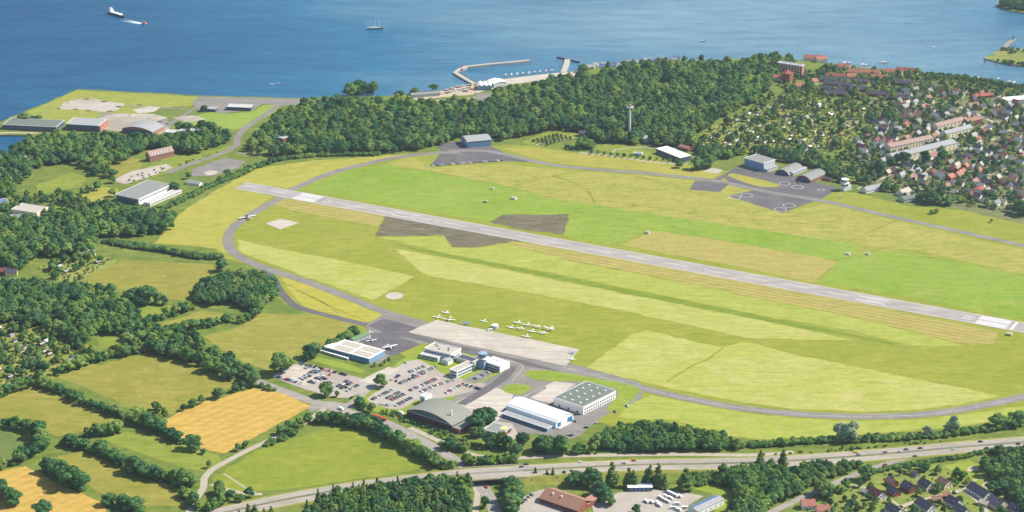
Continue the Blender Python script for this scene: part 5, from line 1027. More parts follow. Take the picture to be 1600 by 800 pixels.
stuff('garden_greenery', 'garden trees and shrubs between the village houses', 'shrubs', fill([(1255, 110), (1300, 105), (1380, 112), (1440, 117), (1520, 126), (1640, 150), (1640, 345), (1580, 336), (1500, 318), (1440, 318), (1400, 305), (1340, 292), (1290, 262), (1300, 235), (1395, 180), (1300, 152), (1240, 150), (1210, 135)], 5.8, 0, [], 19, .54), 'garden', .5, 1.0, 21)
stuff('garden_greenery', 'shrubs among the sheds of the left allotments', 'shrubs', fill([(-60, 518), (0, 508), (60, 516), (150, 546), (152, 568), (90, 588), (0, 614), (-60, 628)], 5.0, 0, [], 20, .66)+fill([(60, 420), (100, 402), (180, 402), (120, 442), (90, 440)], 4.6, 0, [], 21, .6), 'allot', .55, 1.15, 22)
stuff('garden_greenery', 'garden bushes around the houses below the motorway', 'shrubs', fill([(1255, 800), (1300, 770), (1360, 748), (1400, 736), (1465, 727), (1500, 748), (1545, 768), (1640, 790), (1640, 830), (1240, 830)], 6.4, 0, [[(1360, 748), (1375, 745), (1388, 760), (1375, 764)], [(1395, 775), (1415, 770), (1418, 782), (1400, 785)]], 22, .55), 'garden', .45, .85, 23)
stuff('woodland', 'wooded strip between the allotments and the helicopter hangars', 'wood', fill([(1085, 246), (1095, 236), (1150, 240), (1180, 238), (1230, 240), (1275, 245), (1310, 268), (1330, 290), (1300, 280), (1265, 262), (1215, 252), (1170, 240), (1130, 250)], 8, 0, [], 23), 'mix', .75, 1.15, 24)
stuff('woodland', 'dark trees on the far headland at the top right corner', 'wood', fill([(1558, 9), (1580, 5), (1690, 0), (1690, 18), (1600, 18), (1578, 14)], 8, 0, [], 24), 'dec', .8, 1.2, 25)
stuff('scrub', 'bushes on the grassy headland at the right', 'scrub', [p for k in range(2) for p in line_pts([(1560, 96), (1600, 101), (1690, 110)], 4, 6, k)]+fill([(1550, 82), (1575, 75), (1600, 78), (1690, 82), (1690, 92), (1590, 84)], 8, 0, [], 25, .4), 'bush', 1.6, 3.0, 26)
stuff('scrub', 'bright reeds and bushes along the shore in front of the village', 'scrub', [p for k in range(4) for p in line_pts([(1440, 118), (1500, 122), (1550, 130), (1600, 138), (1680, 152)], 3, 6, k)], 'bright', .35, .6, 27)
stuff('scrub', 'weeds on the abandoned yard beside the long brick house', 'scrub', fill([(180, 282), (230, 268), (290, 252), (330, 240), (365, 226), (360, 236), (310, 252), (250, 272), (200, 288)], 7, 0, [], 26, .5), 'bush', .6, 1.2, 28)
# ================================================================== trees one can tell apart
TREES = []; UNDER = []
def tree(x, y, h=12.0, where='', kind='dec', w=1.0, gp=None, g=None):
    p = g or G(x, y); r = rnd.random()
    meshes = {'dec': TREE, 'bright': BRIGHT, 'con': CONI, 'grey': GREY}[kind]; base = 16.0 if kind == 'con' else 12.0
    s = h/base*1.12; t = thing('young_tree' if h < 6 else 'small_tree' if h < 9.5 else {'dec': 'leafy_tree', 'bright': 'leafy_tree', 'con': 'fir_tree', 'grey': 'willow_tree'}[kind], '', 'tree', (p.x, p.y, 0), rnd.uniform(0, 6.28), gp or 'trees '+where)
    t.scale = (s*w*rnd.uniform(.92, 1.08), s*w*rnd.uniform(.92, 1.08), s*rnd.uniform(.93, 1.07))
    link('crown', meshes[rnd.randrange(len(meshes))], t); link('trunk', CTRUNK if kind == 'con' else TRUNK, t)
    TREES.append((t, {'dec': 'dark leafy', 'bright': 'bright green', 'con': 'pointed dark', 'grey': 'silvery'}[kind], where)); return t
def row(px, n, h, where, kind='dec', jit=2.0, w=1.0, var=.25):
    l = smooth_line([G(*p) for p in px], 1.0)
    if n >= 5: UNDER.extend((q.x+rnd.uniform(-3, 3), q.y+rnd.uniform(-3, 3), 0) for q in l[::2])
    for i in range(n):
        p = l[int((i+.5)/n*(len(l)-1))]; k = kind if isinstance(kind, str) else rnd.choice(kind)
        tree(0, 0, h*rnd.uniform(1-var, 1+var), where, k, w, g=Vector((p.x+rnd.uniform(-jit, jit), p.y+rnd.uniform(-jit, jit), 0)))
mixk = ('dec', 'dec', 'dec', 'bright')
row([(-10, 664), (20, 668), (45, 674)], 4, 11, 'on the left field edge'); row([(45, 674), (62, 684), (70, 696)], 3, 15, 'on the left field corner', w=1.1)
row([(72, 700), (50, 713), (22, 726)], 5, 13, 'below the dark green pasture'); row([(-5, 732), (8, 732)], 2, 10, 'at the corner above the lower wheat field')
row([(58, 602), (90, 613), (130, 630), (165, 645), (200, 654), (235, 664)], 17, 9.5, 'in the upper left pasture hedge', mixk, w=1.15)
row([(215, 660), (235, 668), (250, 672)], 3, 15, 'at the corner of the upper wheat field', w=1.2); row([(240, 640), (258, 650)], 3, 10, 'on the pasture corner above the wheat', mixk)
row([(236, 668), (262, 682), (284, 694)], 5, 11, 'below the upper wheat field', w=1.25); row([(135, 683), (150, 680), (170, 678), (190, 676)], 5, 13, 'along the top of the lower pastures', mixk, w=1.1)
row([(102, 696), (120, 700), (140, 705), (160, 712), (180, 722), (200, 732)], 9, 11, 'in the hedge above the lower left pasture', w=1.2); row([(200, 734), (225, 743), (250, 750)], 5, 13, 'in the middle of the lower hedge', w=1.2); row([(255, 752), (275, 756), (295, 762)], 5, 14, 'at the road end of the lower hedge', mixk, w=1.2)
row([(72, 738), (90, 748), (108, 757), (130, 768)], 5, 16, 'in the lower wheat field clump', w=1.15); row([(-2, 768), (18, 785), (30, 788)], 4, 15, 'at the lower left edge', w=1.15); row([(66, 806), (72, 808)], 1, 15, 'standing alone at the bottom left', w=1.2)
row([(168, 790), (188, 792), (205, 797), (225, 806)], 5, 13, 'in the bottom clump beside the pasture', w=1.15); row([(285, 775), (300, 785), (310, 795), (330, 796), (345, 785), (342, 768)], 11, 10, 'beside the bend of the country road', ('bright', 'dec', 'bright'), w=1.1); row([(355, 778), (375, 783), (392, 776)], 4, 8, 'by the lower road junction', mixk)
row([(370, 812), (400, 806), (425, 812)], 5, 12, 'at the bottom edge left of the fir wood', 'con', w=1.2); row([(301, 703), (303, 704)], 1, 14, 'alone at the tip of the upper wheat', w=1.05); row([(317, 709), (322, 712)], 1, 7, 'small one on the wheat edge')
row([(370, 704), (385, 699)], 2, 7, 'beside the country road by the wheat'); row([(325, 732), (328, 734)], 1, 8, 'at the country road above the bend'); row([(284, 644), (300, 636), (318, 630)], 3, 8, 'on the track above the wheat'); row([(339, 623), (341, 624)], 1, 14, 'alone above the upper wheat field', w=1.0)
row([(365, 612), (400, 603), (425, 610)], 5, 7, 'in the hedge at the top of the wheat'); row([(440, 680), (455, 672), (470, 664), (482, 655)], 8, 8, 'between wheat and country road', mixk, w=1.1); row([(415, 697), (440, 689), (462, 676)], 6, 6.5, 'on the green field side of the country road', w=1.2)
row([(495, 660), (520, 662), (545, 664), (565, 669)], 7, 11, 'at the top of the green triangular field', mixk, w=1.15); row([(560, 664), (585, 676), (610, 688), (640, 704), (665, 718), (690, 730), (705, 738)], 20, 12, 'between green field and main road', mixk, w=1.1, jit=3.5); row([(575, 660), (600, 672)], 3, 9, 'on the main road verge')
row([(433, 583), (440, 583)], 1, 20, 'big, at the left car park corner', w=1.15); row([(449, 577), (452, 577)], 1, 10, 'beside the big car park corner tree'); row([(482, 560), (497, 558)], 2, 19, 'pair beside the white panelled hall', w=1.15); row([(478, 565), (480, 565)], 1, 8, 'by the end of the car row'); row([(515, 545), (535, 535), (545, 528), (560, 524)], 6, 9, 'behind the green-roofed clubhouse', w=1.2)
row([(503, 616), (512, 619)], 2, 14, 'at the lower side of the first car park'); row([(526, 619), (528, 619)], 1, 7, 'small one at the car park corner'); row([(594, 604), (595, 604)], 1, 11, 'at the car park entrance road'); row([(560, 632), (568, 638), (580, 644)], 4, 8, 'at the corner of the access road', w=1.1)
row([(584, 574), (600, 570), (612, 562)], 4, 4.5, 'bushy ones beside the club ramp', mixk, w=1.3); row([(742, 672), (750, 668), (758, 664), (770, 660)], 5, 15, 'between arched hangar and grey house', w=1.1); row([(736, 682), (750, 684)], 3, 11, 'at the corner below the arched hangar', mixk)
row([(690, 700), (710, 703), (730, 707)], 5, 10, 'on the bank by the main road', mixk, w=1.1); row([(760, 700), (772, 698), (785, 700), (800, 704)], 6, 13, 'in front of the grey mural house', mixk); row([(728, 725), (745, 726), (765, 727), (785, 727), (806, 724)], 8, 10, 'on the far side of the motorway bridge', mixk, w=1.15); row([(800, 712), (808, 716)], 2, 13, 'by the yard behind the bridge')
row([(815, 690), (820, 694)], 2, 10, 'near the white rounded hangar'); row([(838, 704), (850, 706), (862, 707), (875, 708), (886, 708)], 6, 16, 'before the white rounded hangar', w=1.2); row([(900, 708), (912, 708), (925, 708)], 4, 10, 'between copse and tree belt', mixk)
row([(833, 748), (836, 747)], 1, 14, 'on the motorway bank nearest the underpass', 'con'); row([(856, 748), (864, 748)], 2, 10, 'on the motorway bank above the inn', 'con'); row([(893, 757), (905, 757), (920, 760), (935, 764)], 6, 15, 'behind the inn', w=1.1); row([(930, 775), (945, 785), (950, 790)], 4, 13, 'right of the inn', mixk, w=1.1); row([(952, 757), (957, 758)], 1, 20, 'left of the pair behind the blue shed', 'con', w=1.2); row([(980, 760), (988, 760)], 2, 19, 'pair behind the blue shed', 'con', w=1.2)
row([(1008, 757), (1020, 757), (1030, 760), (1038, 765)], 5, 18, 'behind the right end of the blue shed', 'con', w=1.15); row([(1065, 764), (1072, 765)], 2, 20, 'at the back of the caravan yard', 'con', w=1.25); row([(800, 760), (803, 775), (806, 790), (800, 800), (790, 780)], 7, 12, 'between underpass and inn car park', mixk, w=1.2); row([(760, 792), (762, 794)], 1, 10, 'in the underpass junction'); row([(990, 802), (996, 800)], 2, 9, 'in the caravan yard')
row([(1322, 765), (1325, 766)], 1, 13, 'halfway along the slip road'); row([(1290, 772), (1288, 776)], 2, 13, 'low on the slip road', w=1.1); row([(1350, 750), (1355, 748)], 2, 12, 'high on the slip road'); row([(1223, 728), (1225, 729)], 1, 15, 'by the motorway left of the thicket', 'con', w=1.2); row([(1184, 722), (1186, 723)], 1, 12, 'left one by the motorway verge', 'con', w=1.2)
row([(1548, 770), (1560, 772), (1556, 768)], 3, 12, 'beside the lower sand pit', w=1.2); row([(1500, 752), (1506, 750), (1490, 746)], 3, 9, 'at the corner of the play lawn'); row([(1441, 735), (1450, 736)], 2, 8, 'in the garden below the slip road'); row([(1557, 712), (1563, 711)], 2, 10, 'on the motorway edge at the right', mixk)
row([(1310, 688), (1318, 688), (1330, 688)], 3, 16, 'at the left of the hedge line', 'grey', w=1.1); row([(1448, 681), (1452, 681)], 1, 15, 'in the middle of the hedge line', 'grey'); row([(1483, 678), (1490, 677)], 2, 14, 'at the right of the hedge line', 'grey', w=1.1); row([(1556, 670), (1575, 668), (1592, 665)], 4, 13, 'in the hedge at the right edge')
row([(198, 473), (210, 474)], 2, 17, 'left pair on the long pasture edge', w=1.15); row([(228, 474), (232, 475)], 1, 17, 'middle of the pasture edge clump', w=1.15); row([(248, 475), (258, 476)], 2, 11, 'right end of the pasture edge clump'); row([(345, 423), (347, 423)], 1, 14, 'standing alone at the taxiway bend', w=1.2)
row([(230, 502), (245, 502), (262, 496), (280, 490), (300, 482)], 9, 10, 'above the narrow dry pasture', mixk, w=1.1); row([(270, 522), (295, 517), (320, 512), (345, 505), (362, 500)], 11, 10.5, 'below the narrow dry pasture', w=1.15); row([(375, 505), (392, 498), (405, 488)], 5, 10, 'at the upper corner of the big dry pasture', w=1.1)
row([(90, 586), (115, 576), (140, 568), (160, 562), (190, 556), (215, 552)], 12, 11, 'in the hedge between allotments and pasture', mixk, w=1.1); row([(0, 620), (20, 612), (45, 605), (62, 600)], 7, 11, 'below the left allotments', mixk, w=1.1)
row([(356, 276), (358, 277)], 1, 14, 'standing alone on the far concrete yard', w=1.2); row([(294, 280), (297, 280)], 1, 9, 'by the small grey cottage'); row([(272, 298), (280, 300)], 2, 12, 'at the end of the large hangar'); row([(126, 302), (132, 303), (155, 296)], 3, 11, 'on the ochre lawn'); row([(175, 276), (177, 277)], 1, 10, 'on the lawn by the old yard')
row([(30, 191), (45, 190), (62, 190)], 5, 11, 'on the point behind the long quay shed', w=1.2); row([(316, 174), (317, 174)], 1, 10, 'by the small shore pavilion'); row([(275, 203), (285, 204), (315, 205), (335, 207), (348, 210)], 7, 12, 'in the group on the point lawn edge', w=1.1)
row([(548, 152), (560, 148), (572, 146), (585, 147)], 6, 17, 'tall, on the shore left of boat storage', w=1.2); row([(622, 153), (628, 153)], 2, 13, 'by the shore shed'); row([(675, 141), (682, 140)], 2, 11, 'on the shore behind the boat storage', w=1.2); row([(642, 148), (655, 147)], 2, 9, 'left of the shore shed')
row([(907, 113), (915, 112)], 2, 11, 'right of the jetty root', w=1.2)
for i, x in enumerate((950, 975, 989, 1002, 1014, 1029, 1069, 1096)): tree(x, 108-.075*(x-950), 12, 'on the marina promenade', 'dec', .8)
for i in range(15): tree(924+i*10.2, 240.5+i*1.05, 5.5, 'young, in the row along the airfield fence', 'dec', .9)
for r_ in range(4):
    for c_ in range(7): tree(834+c_*6+r_*7, 221.5-c_*1.6+r_*1.9, 4.2, 'young, in the orchard before the wood', 'dec', 1.0)
row([(905, 233), (912, 230), (922, 233)], 5, 14, 'in the clump by the orchard', w=1.1); row([(885, 232), (895, 234)], 3, 7, 'bushy ones by the orchard clump'); row([(1061, 262), (1064, 262)], 1, 12, 'left of the clumps by the bare patch', w=1.1); row([(1085, 266), (1095, 264), (1110, 262)], 5, 14, 'in the clumps by the bare patch', w=1.1)
row([(1352, 288), (1358, 288)], 1, 14, 'by the white military tower', w=1.1); row([(1372, 270), (1380, 270)], 2, 17, 'big ones in the village edge', w=1.1); row([(1457, 334), (1463, 333)], 2, 7, 'on the airfield grass near the village', w=1.2); row([(1549, 347), (1551, 347)], 1, 7, 'single one on the airfield grass at the right'); row([(1432, 314), (1445, 316), (1470, 320), (1485, 320)], 6, 13, 'along the airfield edge of the village', w=1.2); row([(1596, 335), (1602, 336)], 2, 15, 'at the right edge of the village', w=1.2)
row([(1455, 253), (1470, 252), (1400, 258)], 3, 15, 'beside the cream apartment rows', w=1.1); row([(1385, 190), (1395, 185)], 2, 14, 'dark ones above the village centre', w=1.2)
stuff('undergrowth', 'low bushes and brambles under the hedgerow trees', 'bushes', UNDER, 'bush', 1.0, 2.1, 40)
label_rank(TREES, lambda k, i, n: '%s tree %s, %s' % (k[0], k[1], rank(i, n)))
print('trees', len(TREES))
# ================================================================== vehicles
M_cglass, _u, _x = newmat('car_glass'); _x.inputs['Base Color'].default_value = (.03, .04, .05, 1); _x.inputs['Roughness'].default_value = .4; _x.inputs['Specular IOR Level'].default_value = .3
def car_mesh(rgb, kind='car'):
    mb = MB()
    if kind == 'car':
        L, w, hb, hc = 4.4, 1.8, .85, 1.45
        mb.prismy([(-L/2, .3), (L/2, .3), (L/2, .62), (L/2-.25, hb), (-L/2+.2, hb+.05), (-L/2, .7)], -w/2, w/2, 0)
        x = [(-L/2+.45, hb+.02), (1.05, hb+.02), (.45, hc), (-L/2+1.0, hc)]; w1, w2 = w/2-.06, w/2-.28
        mb.add([(x[0][0], -w1, x[0][1]), (x[1][0], -w1, x[1][1]), (x[1][0], w1, x[1][1]), (x[0][0], w1, x[0][1]), (x[3][0], -w2, hc-.06), (x[2][0], -w2, hc-.06), (x[2][0], w2, hc-.06), (x[3][0], w2, hc-.06)], [(0, 1, 5, 4), (1, 2, 6, 5), (2, 3, 7, 6), (3, 0, 4, 7)], 1)
        mb.box(x[3][0]-.03, x[2][0]+.03, -w2-.02, w2+.02, hc-.06, hc, 0)
        wx = (-1.3, 1.35); r = .33
    elif kind == 'van':
        L, w = 5.6, 2.0; mb.prismy([(-L/2, .35), (L/2, .35), (L/2, 1.0), (L/2-.9, 1.25), (L/2-1.5, 2.3), (-L/2, 2.35)], -w/2, w/2, 0); mb.prismy([(L/2-1.42, 1.4), (L/2-.95, 1.35), (L/2-1.5, 2.15)], -w/2-.02, w/2+.02, 1); wx = (-1.7, 1.7); r = .36
    else:
        L, w = 18.0, 2.6
        for x0, x1 in ((-9, -.4), (.4, 9)):
            mb.prismy([(x0, .4), (x1, .4), (x1, 2.9), (x1-.2, 3.1), (x0+.2, 3.1), (x0, 2.9)], -w/2, w/2, 0); mb.box(x0+.3, x1-.3, -w/2-.03, w/2+.03, 1.3, 2.3, 1)
        mb.box(-.4, .4, -1.1, 1.1, .6, 2.9, 2); mb.box(8.9, 9.03, -1.1, 1.1, 1.2, 2.5, 1); wx = (-6.5, -2.2, 2.5, 6.6); r = .5
    for a in wx:
        for sg in (-1, 1):
            n = 8; mb.add([(a+r*math.cos(2*math.pi*k/n), sg*(w/2-.12+e), r+r*math.sin(2*math.pi*k/n)) for e in (0, .16) for k in range(n)], [tuple(range(n)), tuple(range(n, 2*n))]+[(k, (k+1) % n, n+(k+1) % n, n+k) for k in range(n)], 2)
    return mb.mesh(kind, [paint('car_paint_%d_%d_%d' % rgb, rgb, .55), M_cglass, M_tyre])
M_tyre = plain('tyre_rubber', (.02, .02, .02, 1), .1, 1)
CC = {'black': (38, 40, 46), 'white': (240, 240, 238), 'silver': (196, 200, 204), 'grey': (110, 116, 124), 'dark blue': (44, 62, 110), 'red': (196, 40, 38), 'blue': (70, 120, 176), 'dark green': (46, 78, 62), 'beige': (206, 190, 160), 'yellow': (238, 200, 50), 'maroon': (130, 42, 44), 'teal': (48, 100, 106)}
CMESH = {k: car_mesh(v) for k, v in CC.items()}; VMESH = {k: car_mesh(CC[k], 'van') for k in ('white', 'silver', 'dark blue', 'grey')}
cr = random.Random(5); CPOOL = ['black']*26+['white']*15+['silver']*18+['grey']*16+['dark blue']*12+['red']*6+['blue']*6+['dark green']*3+['beige']*3
CARS = []
def car(p, a, colr, where=None, label=None, group=None, z=.26, van=False):
    o = link('delivery_van' if van else 'parked_car' if where else 'car', (VMESH if van else CMESH)[colr], None, (p[0], p[1], z), a); tag(o, label or '', 'van' if van else 'car', group or ('cars '+where if where else 'cars on the motorway'))
    o.scale = (1.12, 1.12, 1.1)
    if where: CARS.append((o, colr, where))
    return o
def carrow(a, b, where, z=.26, pitch=2.75, full=.93, along=False, skew=0):
    pa, pb = G(*a), G(*b); d = pb-pa; n = int(d.length/(5.8 if along else pitch)); ang = math.atan2(d.y, d.x)
    for i in range(n):
        if cr.random() > full: continue
        p = pa+d*((i+.5)/n); car(p, ang+(0 if along else math.pi/2)+cr.choice((0, math.pi))+skew+cr.uniform(-.04, .04), cr.choice(CPOOL), where, z=z)
for i, (a, b, w) in enumerate([((468, 568), (543, 587), 'in the upper row of the first car park'), ((429, 588), (471, 600), 'in the hedge row of the first car park'), ((468, 592), (497, 577), 'in the front double row, first car park'), ((472, 594.5), (500, 580), 'in the rear double row, first car park'), ((482, 598.5), (503, 586.5), 'in the third row, first car park'), ((486, 601), (506, 590), 'in the fourth row, first car park'), ((474, 578), (482, 574), 'in the short row, first car park'), ((527, 605), (544, 595), 'in the left row, lower first car park'), ((532, 608), (550, 598), 'in the middle row, lower first car park'), ((541, 612), (560, 602), 'in the right row, lower first car park'),
    ((639, 582), (663, 573), 'in the back row of the terminal car park'), ((642, 589), (681, 574), 'in the second row of the terminal car park'), ((624, 600), (664, 583), 'in the third row of the terminal car park'), ((640, 611), (687, 590), 'in the long row of the terminal car park'), ((681, 603), (708, 594), 'in the row below the office block'), ((657, 613), (678, 603.5), 'in the row left of the white block'), ((696, 615), (720, 602), 'in the row on the slope by the forecourt'), ((722, 600), (751, 609), 'in the row at the corner of the forecourt'), ((741, 593), (764, 582), 'in the row below the control tower'),
    ((581, 625), (612, 610), 'in the upper row of the oval car park'), ((604, 623.5), (625, 613), 'in the first middle row, oval car park'), ((611, 626), (632, 616), 'in the second middle row, oval car park'), ((592, 632), (611, 634.5), 'in the end row, oval car park'), ((617, 635), (645, 621), 'in the lower row of the oval car park'),
    ((802, 796), (832, 773), 'along the curve before the inn'), ((842, 798), (862, 803), 'in the middle of the inn car park')]):
    carrow(a, b, w, full=.6 if 'short' in w or 'middle of the inn' in w else .93)
carrow((674, 259.5), (787, 251), 'in the long row on the far apron', pitch=3.3, full=.95, skew=.5)
for x, y, w in [(505, 589, 'single on the first car park'), (515, 586, 'single on the first car park'), (508, 593, 'single on the first car park'), (517, 597, 'single on the first car park'), (517, 600, 'single on the first car park'), (541, 606, 'single on the first car park'), (612, 594, 'single on the terminal car park'), (619, 596, 'single on the terminal car park'), (634, 567, 'single on the terminal car park'), (899, 659, 'beside the white rounded hangar'), (932, 661, 'beside the white rounded hangar'), (916, 669, 'beside the white rounded hangar'), (979, 634, 'on the road past the white hall'), (981, 635.5, 'on the road past the white hall'), (961, 644, 'on the road past the white hall'), (888, 680, 'by the hangar road end'), (893, 681, 'by the hangar road end'), (1247, 285.5, 'on the helicopter apron'), (1239, 283, 'on the helicopter apron'), (1494, 771, 'on the village street'), (695, 699, 'on the bank road')]:
    car(G(x, y), cr.uniform(0, 3.1), cr.choice(CPOOL), w)
label_rank(CARS, lambda k, i, n: '%s car %s, %s' % (k[0], k[1], rank(i, n)))
def mz(p):
    q = min(mline, key=lambda m: (m.x-p.x)**2+(m.y-p.y)**2); return q.z+.14
for x, y, c_, lab in [(822, 726.5, 'dark blue', 'dark blue car on the motorway bridge approach, farther lane'), (815, 730, 'blue', 'blue car on the motorway beside the dark blue one near the bridge'), (906, 723, 'white', 'white car on the motorway above the inn'), (990, 720.5, 'red', 'red car on the motorway above the blue shed'), (975, 724.5, 'silver', 'silver car on the motorway just left of the red one'), (1337, 707.5, 'yellow', 'yellow car on the motorway right of the thicket'), (1341, 711.5, 'grey', 'grey car just before the yellow car on the motorway'), (1383, 708, 'black', 'black car on the motorway above the slip road fork'), (1406, 707, 'silver', 'silver car following the black one on the motorway'), (1416, 703, 'teal', 'teal car beside the silver one on the far motorway lane'), (1438, 701, 'maroon', 'maroon car on the far motorway lane'), (1430, 713.5, 'grey', 'dark grey car on the near motorway lane above the houses'), (1532, 691, 'black', 'black car on the far motorway lane at the right'), (1542, 701, 'teal', 'teal car on the near motorway lane at the right'), (1591, 694.5, 'black', 'black car at the right edge of the motorway'), (1364, 733.5, 'black', 'black car on the slip road'), (1383, 727, 'red', 'red car on the slip road behind the black one'), (760, 762, 'red', 'red car coming out of the motorway underpass'), (549, 622, 'black', 'black car on the access road to the car parks'), (1490, 703, 'silver', 'silver car where the slip road leaves the motorway')]:
    p = G(x, y); q = min(range(len(mline)), key=lambda i: (mline[i].x-p.x)**2+(mline[i].y-p.y)**2); zz = mline[q].z; p = G(x, y, zz); d = mline[min(q+1, len(mline)-1)]-mline[q-1]
    slip = 'slip' in lab; und = 'underpass' in lab; acc_ = 'access' in lab
    car(p if not (slip or und or acc_) else G(x, y), math.atan2(d.y, d.x)+(.45 if slip else 1.9 if und else 1.0 if acc_ else 0), c_, None, lab, 'cars on the motorway', z=(zz+.2) if not (slip or und or acc_) else .24)
car(G(533, 640), dirpx((470, 621), (530, 640)), 'white', None, 'white van turning at the main road junction', 'vans', .2, True); car(G(622, 589), 1.0, 'dark blue', None, 'dark blue van at the corner of the pale slab', 'vans', .26, True)
a = dirpx((580, 654), (605, 662)); o = link('articulated_bus', car_mesh((206, 36, 44), 'bus'), None, tuple(G(592, 655))[:2]+(.2,), a); tag(o, 'red articulated bus on the main road before the arched hangar', 'bus')
o = car(G(627, 647), a, 'white', None, 'white van on the track beside the red bus', 'vans', .2, True)
# ------------------------------------------------------------------ caravans and boats on trailers
def caravan_mesh(L):
    mb = MB(); mb.prismy([(-L/2, .5), (L/2-.3, .5), (L/2, 1.2), (L/2-.5, 2.5), (-L/2+.3, 2.6), (-L/2, 1.4)], -1.1, 1.1, 0); mb.box(-L/2+1, L/2-1.2, -1.13, 1.13, 1.5, 2.1, 1); mb.box(L/2-.3, L/2+1.0, -.06, .06, .5, .62, 2)
    for sg in (-1, 1): mb.box(-.4, .4, sg*1.0-.12, sg*1.0+.12, .05, .7, 2)
    return mb.mesh('caravan', [paint('caravan_white', (244, 243, 238)), M_glass, M_tyre])
CV = caravan_mesh(6.2); CVL = []
for x, y, a in [(1032, 779, 0), (1037, 782, 0), (1043, 785, 0), (1040, 777, 0), (1048, 780, 0), (1050, 773, 0), (1056, 776, 0), (1062, 777, 0), (1058, 789, .8), (1052, 795, .8), (1060, 798, .3), (1070, 795, .8), (1010, 785, 0), (1018, 786, 0), (1028, 788, 0), (1030, 791, 0), (1046, 771, 0)]:
    o = link('caravan', CV, None, tuple(G(x, y))[:2]+(.12,), dirpx((1030, 778), (1050, 788))+a+cr.uniform(-.08, .08)); tag(o, '', 'caravan', 'caravans in the yard'); CVL.append((o, 'yard'))
for i in range(9):
    o = link('caravan', CV, None, tuple(G(504+i*4.6, 551+i*1.35))[:2]+(.12,), dirpx((503, 549), (545, 560))+cr.uniform(-.15, .15)); tag(o, '', 'caravan', 'trailers along the white panelled hall'); CVL.append((o, 'hall'))
label_rank(CVL, lambda k, i, n: 'white caravan %s, %s' % ('in the yard before the solar-roofed shed' if k[0] == 'yard' else 'in the line along the panelled hall', rank(i, n)))
# ================================================================== aircraft
def plane_meshes(rgb, high=False):
    m = paint('aircraft_paint_%d' % rgb[0]*1 if False else 'aircraft_paint_%d_%d_%d' % rgb, rgb, .3); D = {}
    mb = MB(); st = [(-4.2, .12, .95, .12), (-3, .28, .95, .3), (-1, .55, 1.0, .62), (.4, .6, 1.05, .75), (1.6, .55, .95, .5), (2.9, .38, .9, .36), (3.2, .15, .9, .15)]; n = 8; vs_ = []
    for x, w, zc, hh in st: vs_ += [(x, w*math.cos(2*math.pi*k/n), zc+hh*math.sin(2*math.pi*k/n)) for k in range(n)]
    mb.add(vs_, [(i*n+k, i*n+(k+1) % n, (i+1)*n+(k+1) % n, (i+1)*n+k) for i in range(len(st)-1) for k in range(n)]+[tuple(range(n-1, -1, -1)), tuple((len(st)-1)*n+k for k in range(n))]); D['fuselage'] = mb.mesh('fuselage', m)
    z = 1.75 if high else .62; D['wing'] = MB().add([(-.3, -5.4, z+.2), (.9, -5.4, z+.2), (1.25, 0, z), (-.4, 0, z), (-.3, -5.4, z+.32), (.9, -5.4, z+.32), (1.25, 0, z+.2), (-.4, 0, z+.2), (-.3, 5.4, z+.2), (.9, 5.4, z+.2), (-.3, 5.4, z+.32), (.9, 5.4, z+.32)], [(0, 1, 2, 3), (7, 6, 5, 4), (1, 0, 4, 5), (2, 1, 5, 6), (0, 3, 7, 4), (3, 2, 9, 8), (6, 7, 10, 11), (9, 2, 6, 11), (3, 8, 10, 7), (8, 9, 11, 10)]).mesh('wing', m)
    D['tailplane'] = MB().box(-4.2, -3.3, -1.7, 1.7, 1.1, 1.2).mesh('tailplane', m); D['fin'] = MB().prismy([(-4.4, 1.1), (-3.0, 1.1), (-3.9, 2.5), (-4.5, 2.5)], -.07, .07).mesh('fin', m)
    D['cockpit_glass'] = MB().prismy([(-.6, 1.45), (1.3, 1.4), (.7, 1.95), (-.2, 1.98)], -.42, .42).mesh('cockpit_glass', M_glass)
    D['propeller'] = MB().box(3.2, 3.27, -.07, .07, -.05, 1.85).mesh('propeller', M_tyre)
    mb = MB()
    for x, y in ((2.4, 0), (-.2, -1.2), (-.2, 1.2)): mb.cyl(x, y, 0, .55, .12, .12, 6)
    D['landing_gear'] = mb.mesh('landing_gear', M_tyre); return D
PL = {'white': plane_meshes((246, 246, 244)), 'high': plane_meshes((240, 240, 240), True), 'blue': plane_meshes((130, 150, 190), True), 'cream': plane_meshes((234, 224, 200))}
def plane(x, y, a, kind, label, s=1.0, z=.25):
    t = thing('light_aircraft', label, 'aircraft', tuple(G(x, y))[:2]+(z,), a, 'light aircraft'); t.scale = (s, s, s)
    for k, m in PL[kind].items(): link(k, m, t)
    return t
ap = dirpx((680, 500), (905, 546))+math.pi/2+math.pi       # noses towards the apron
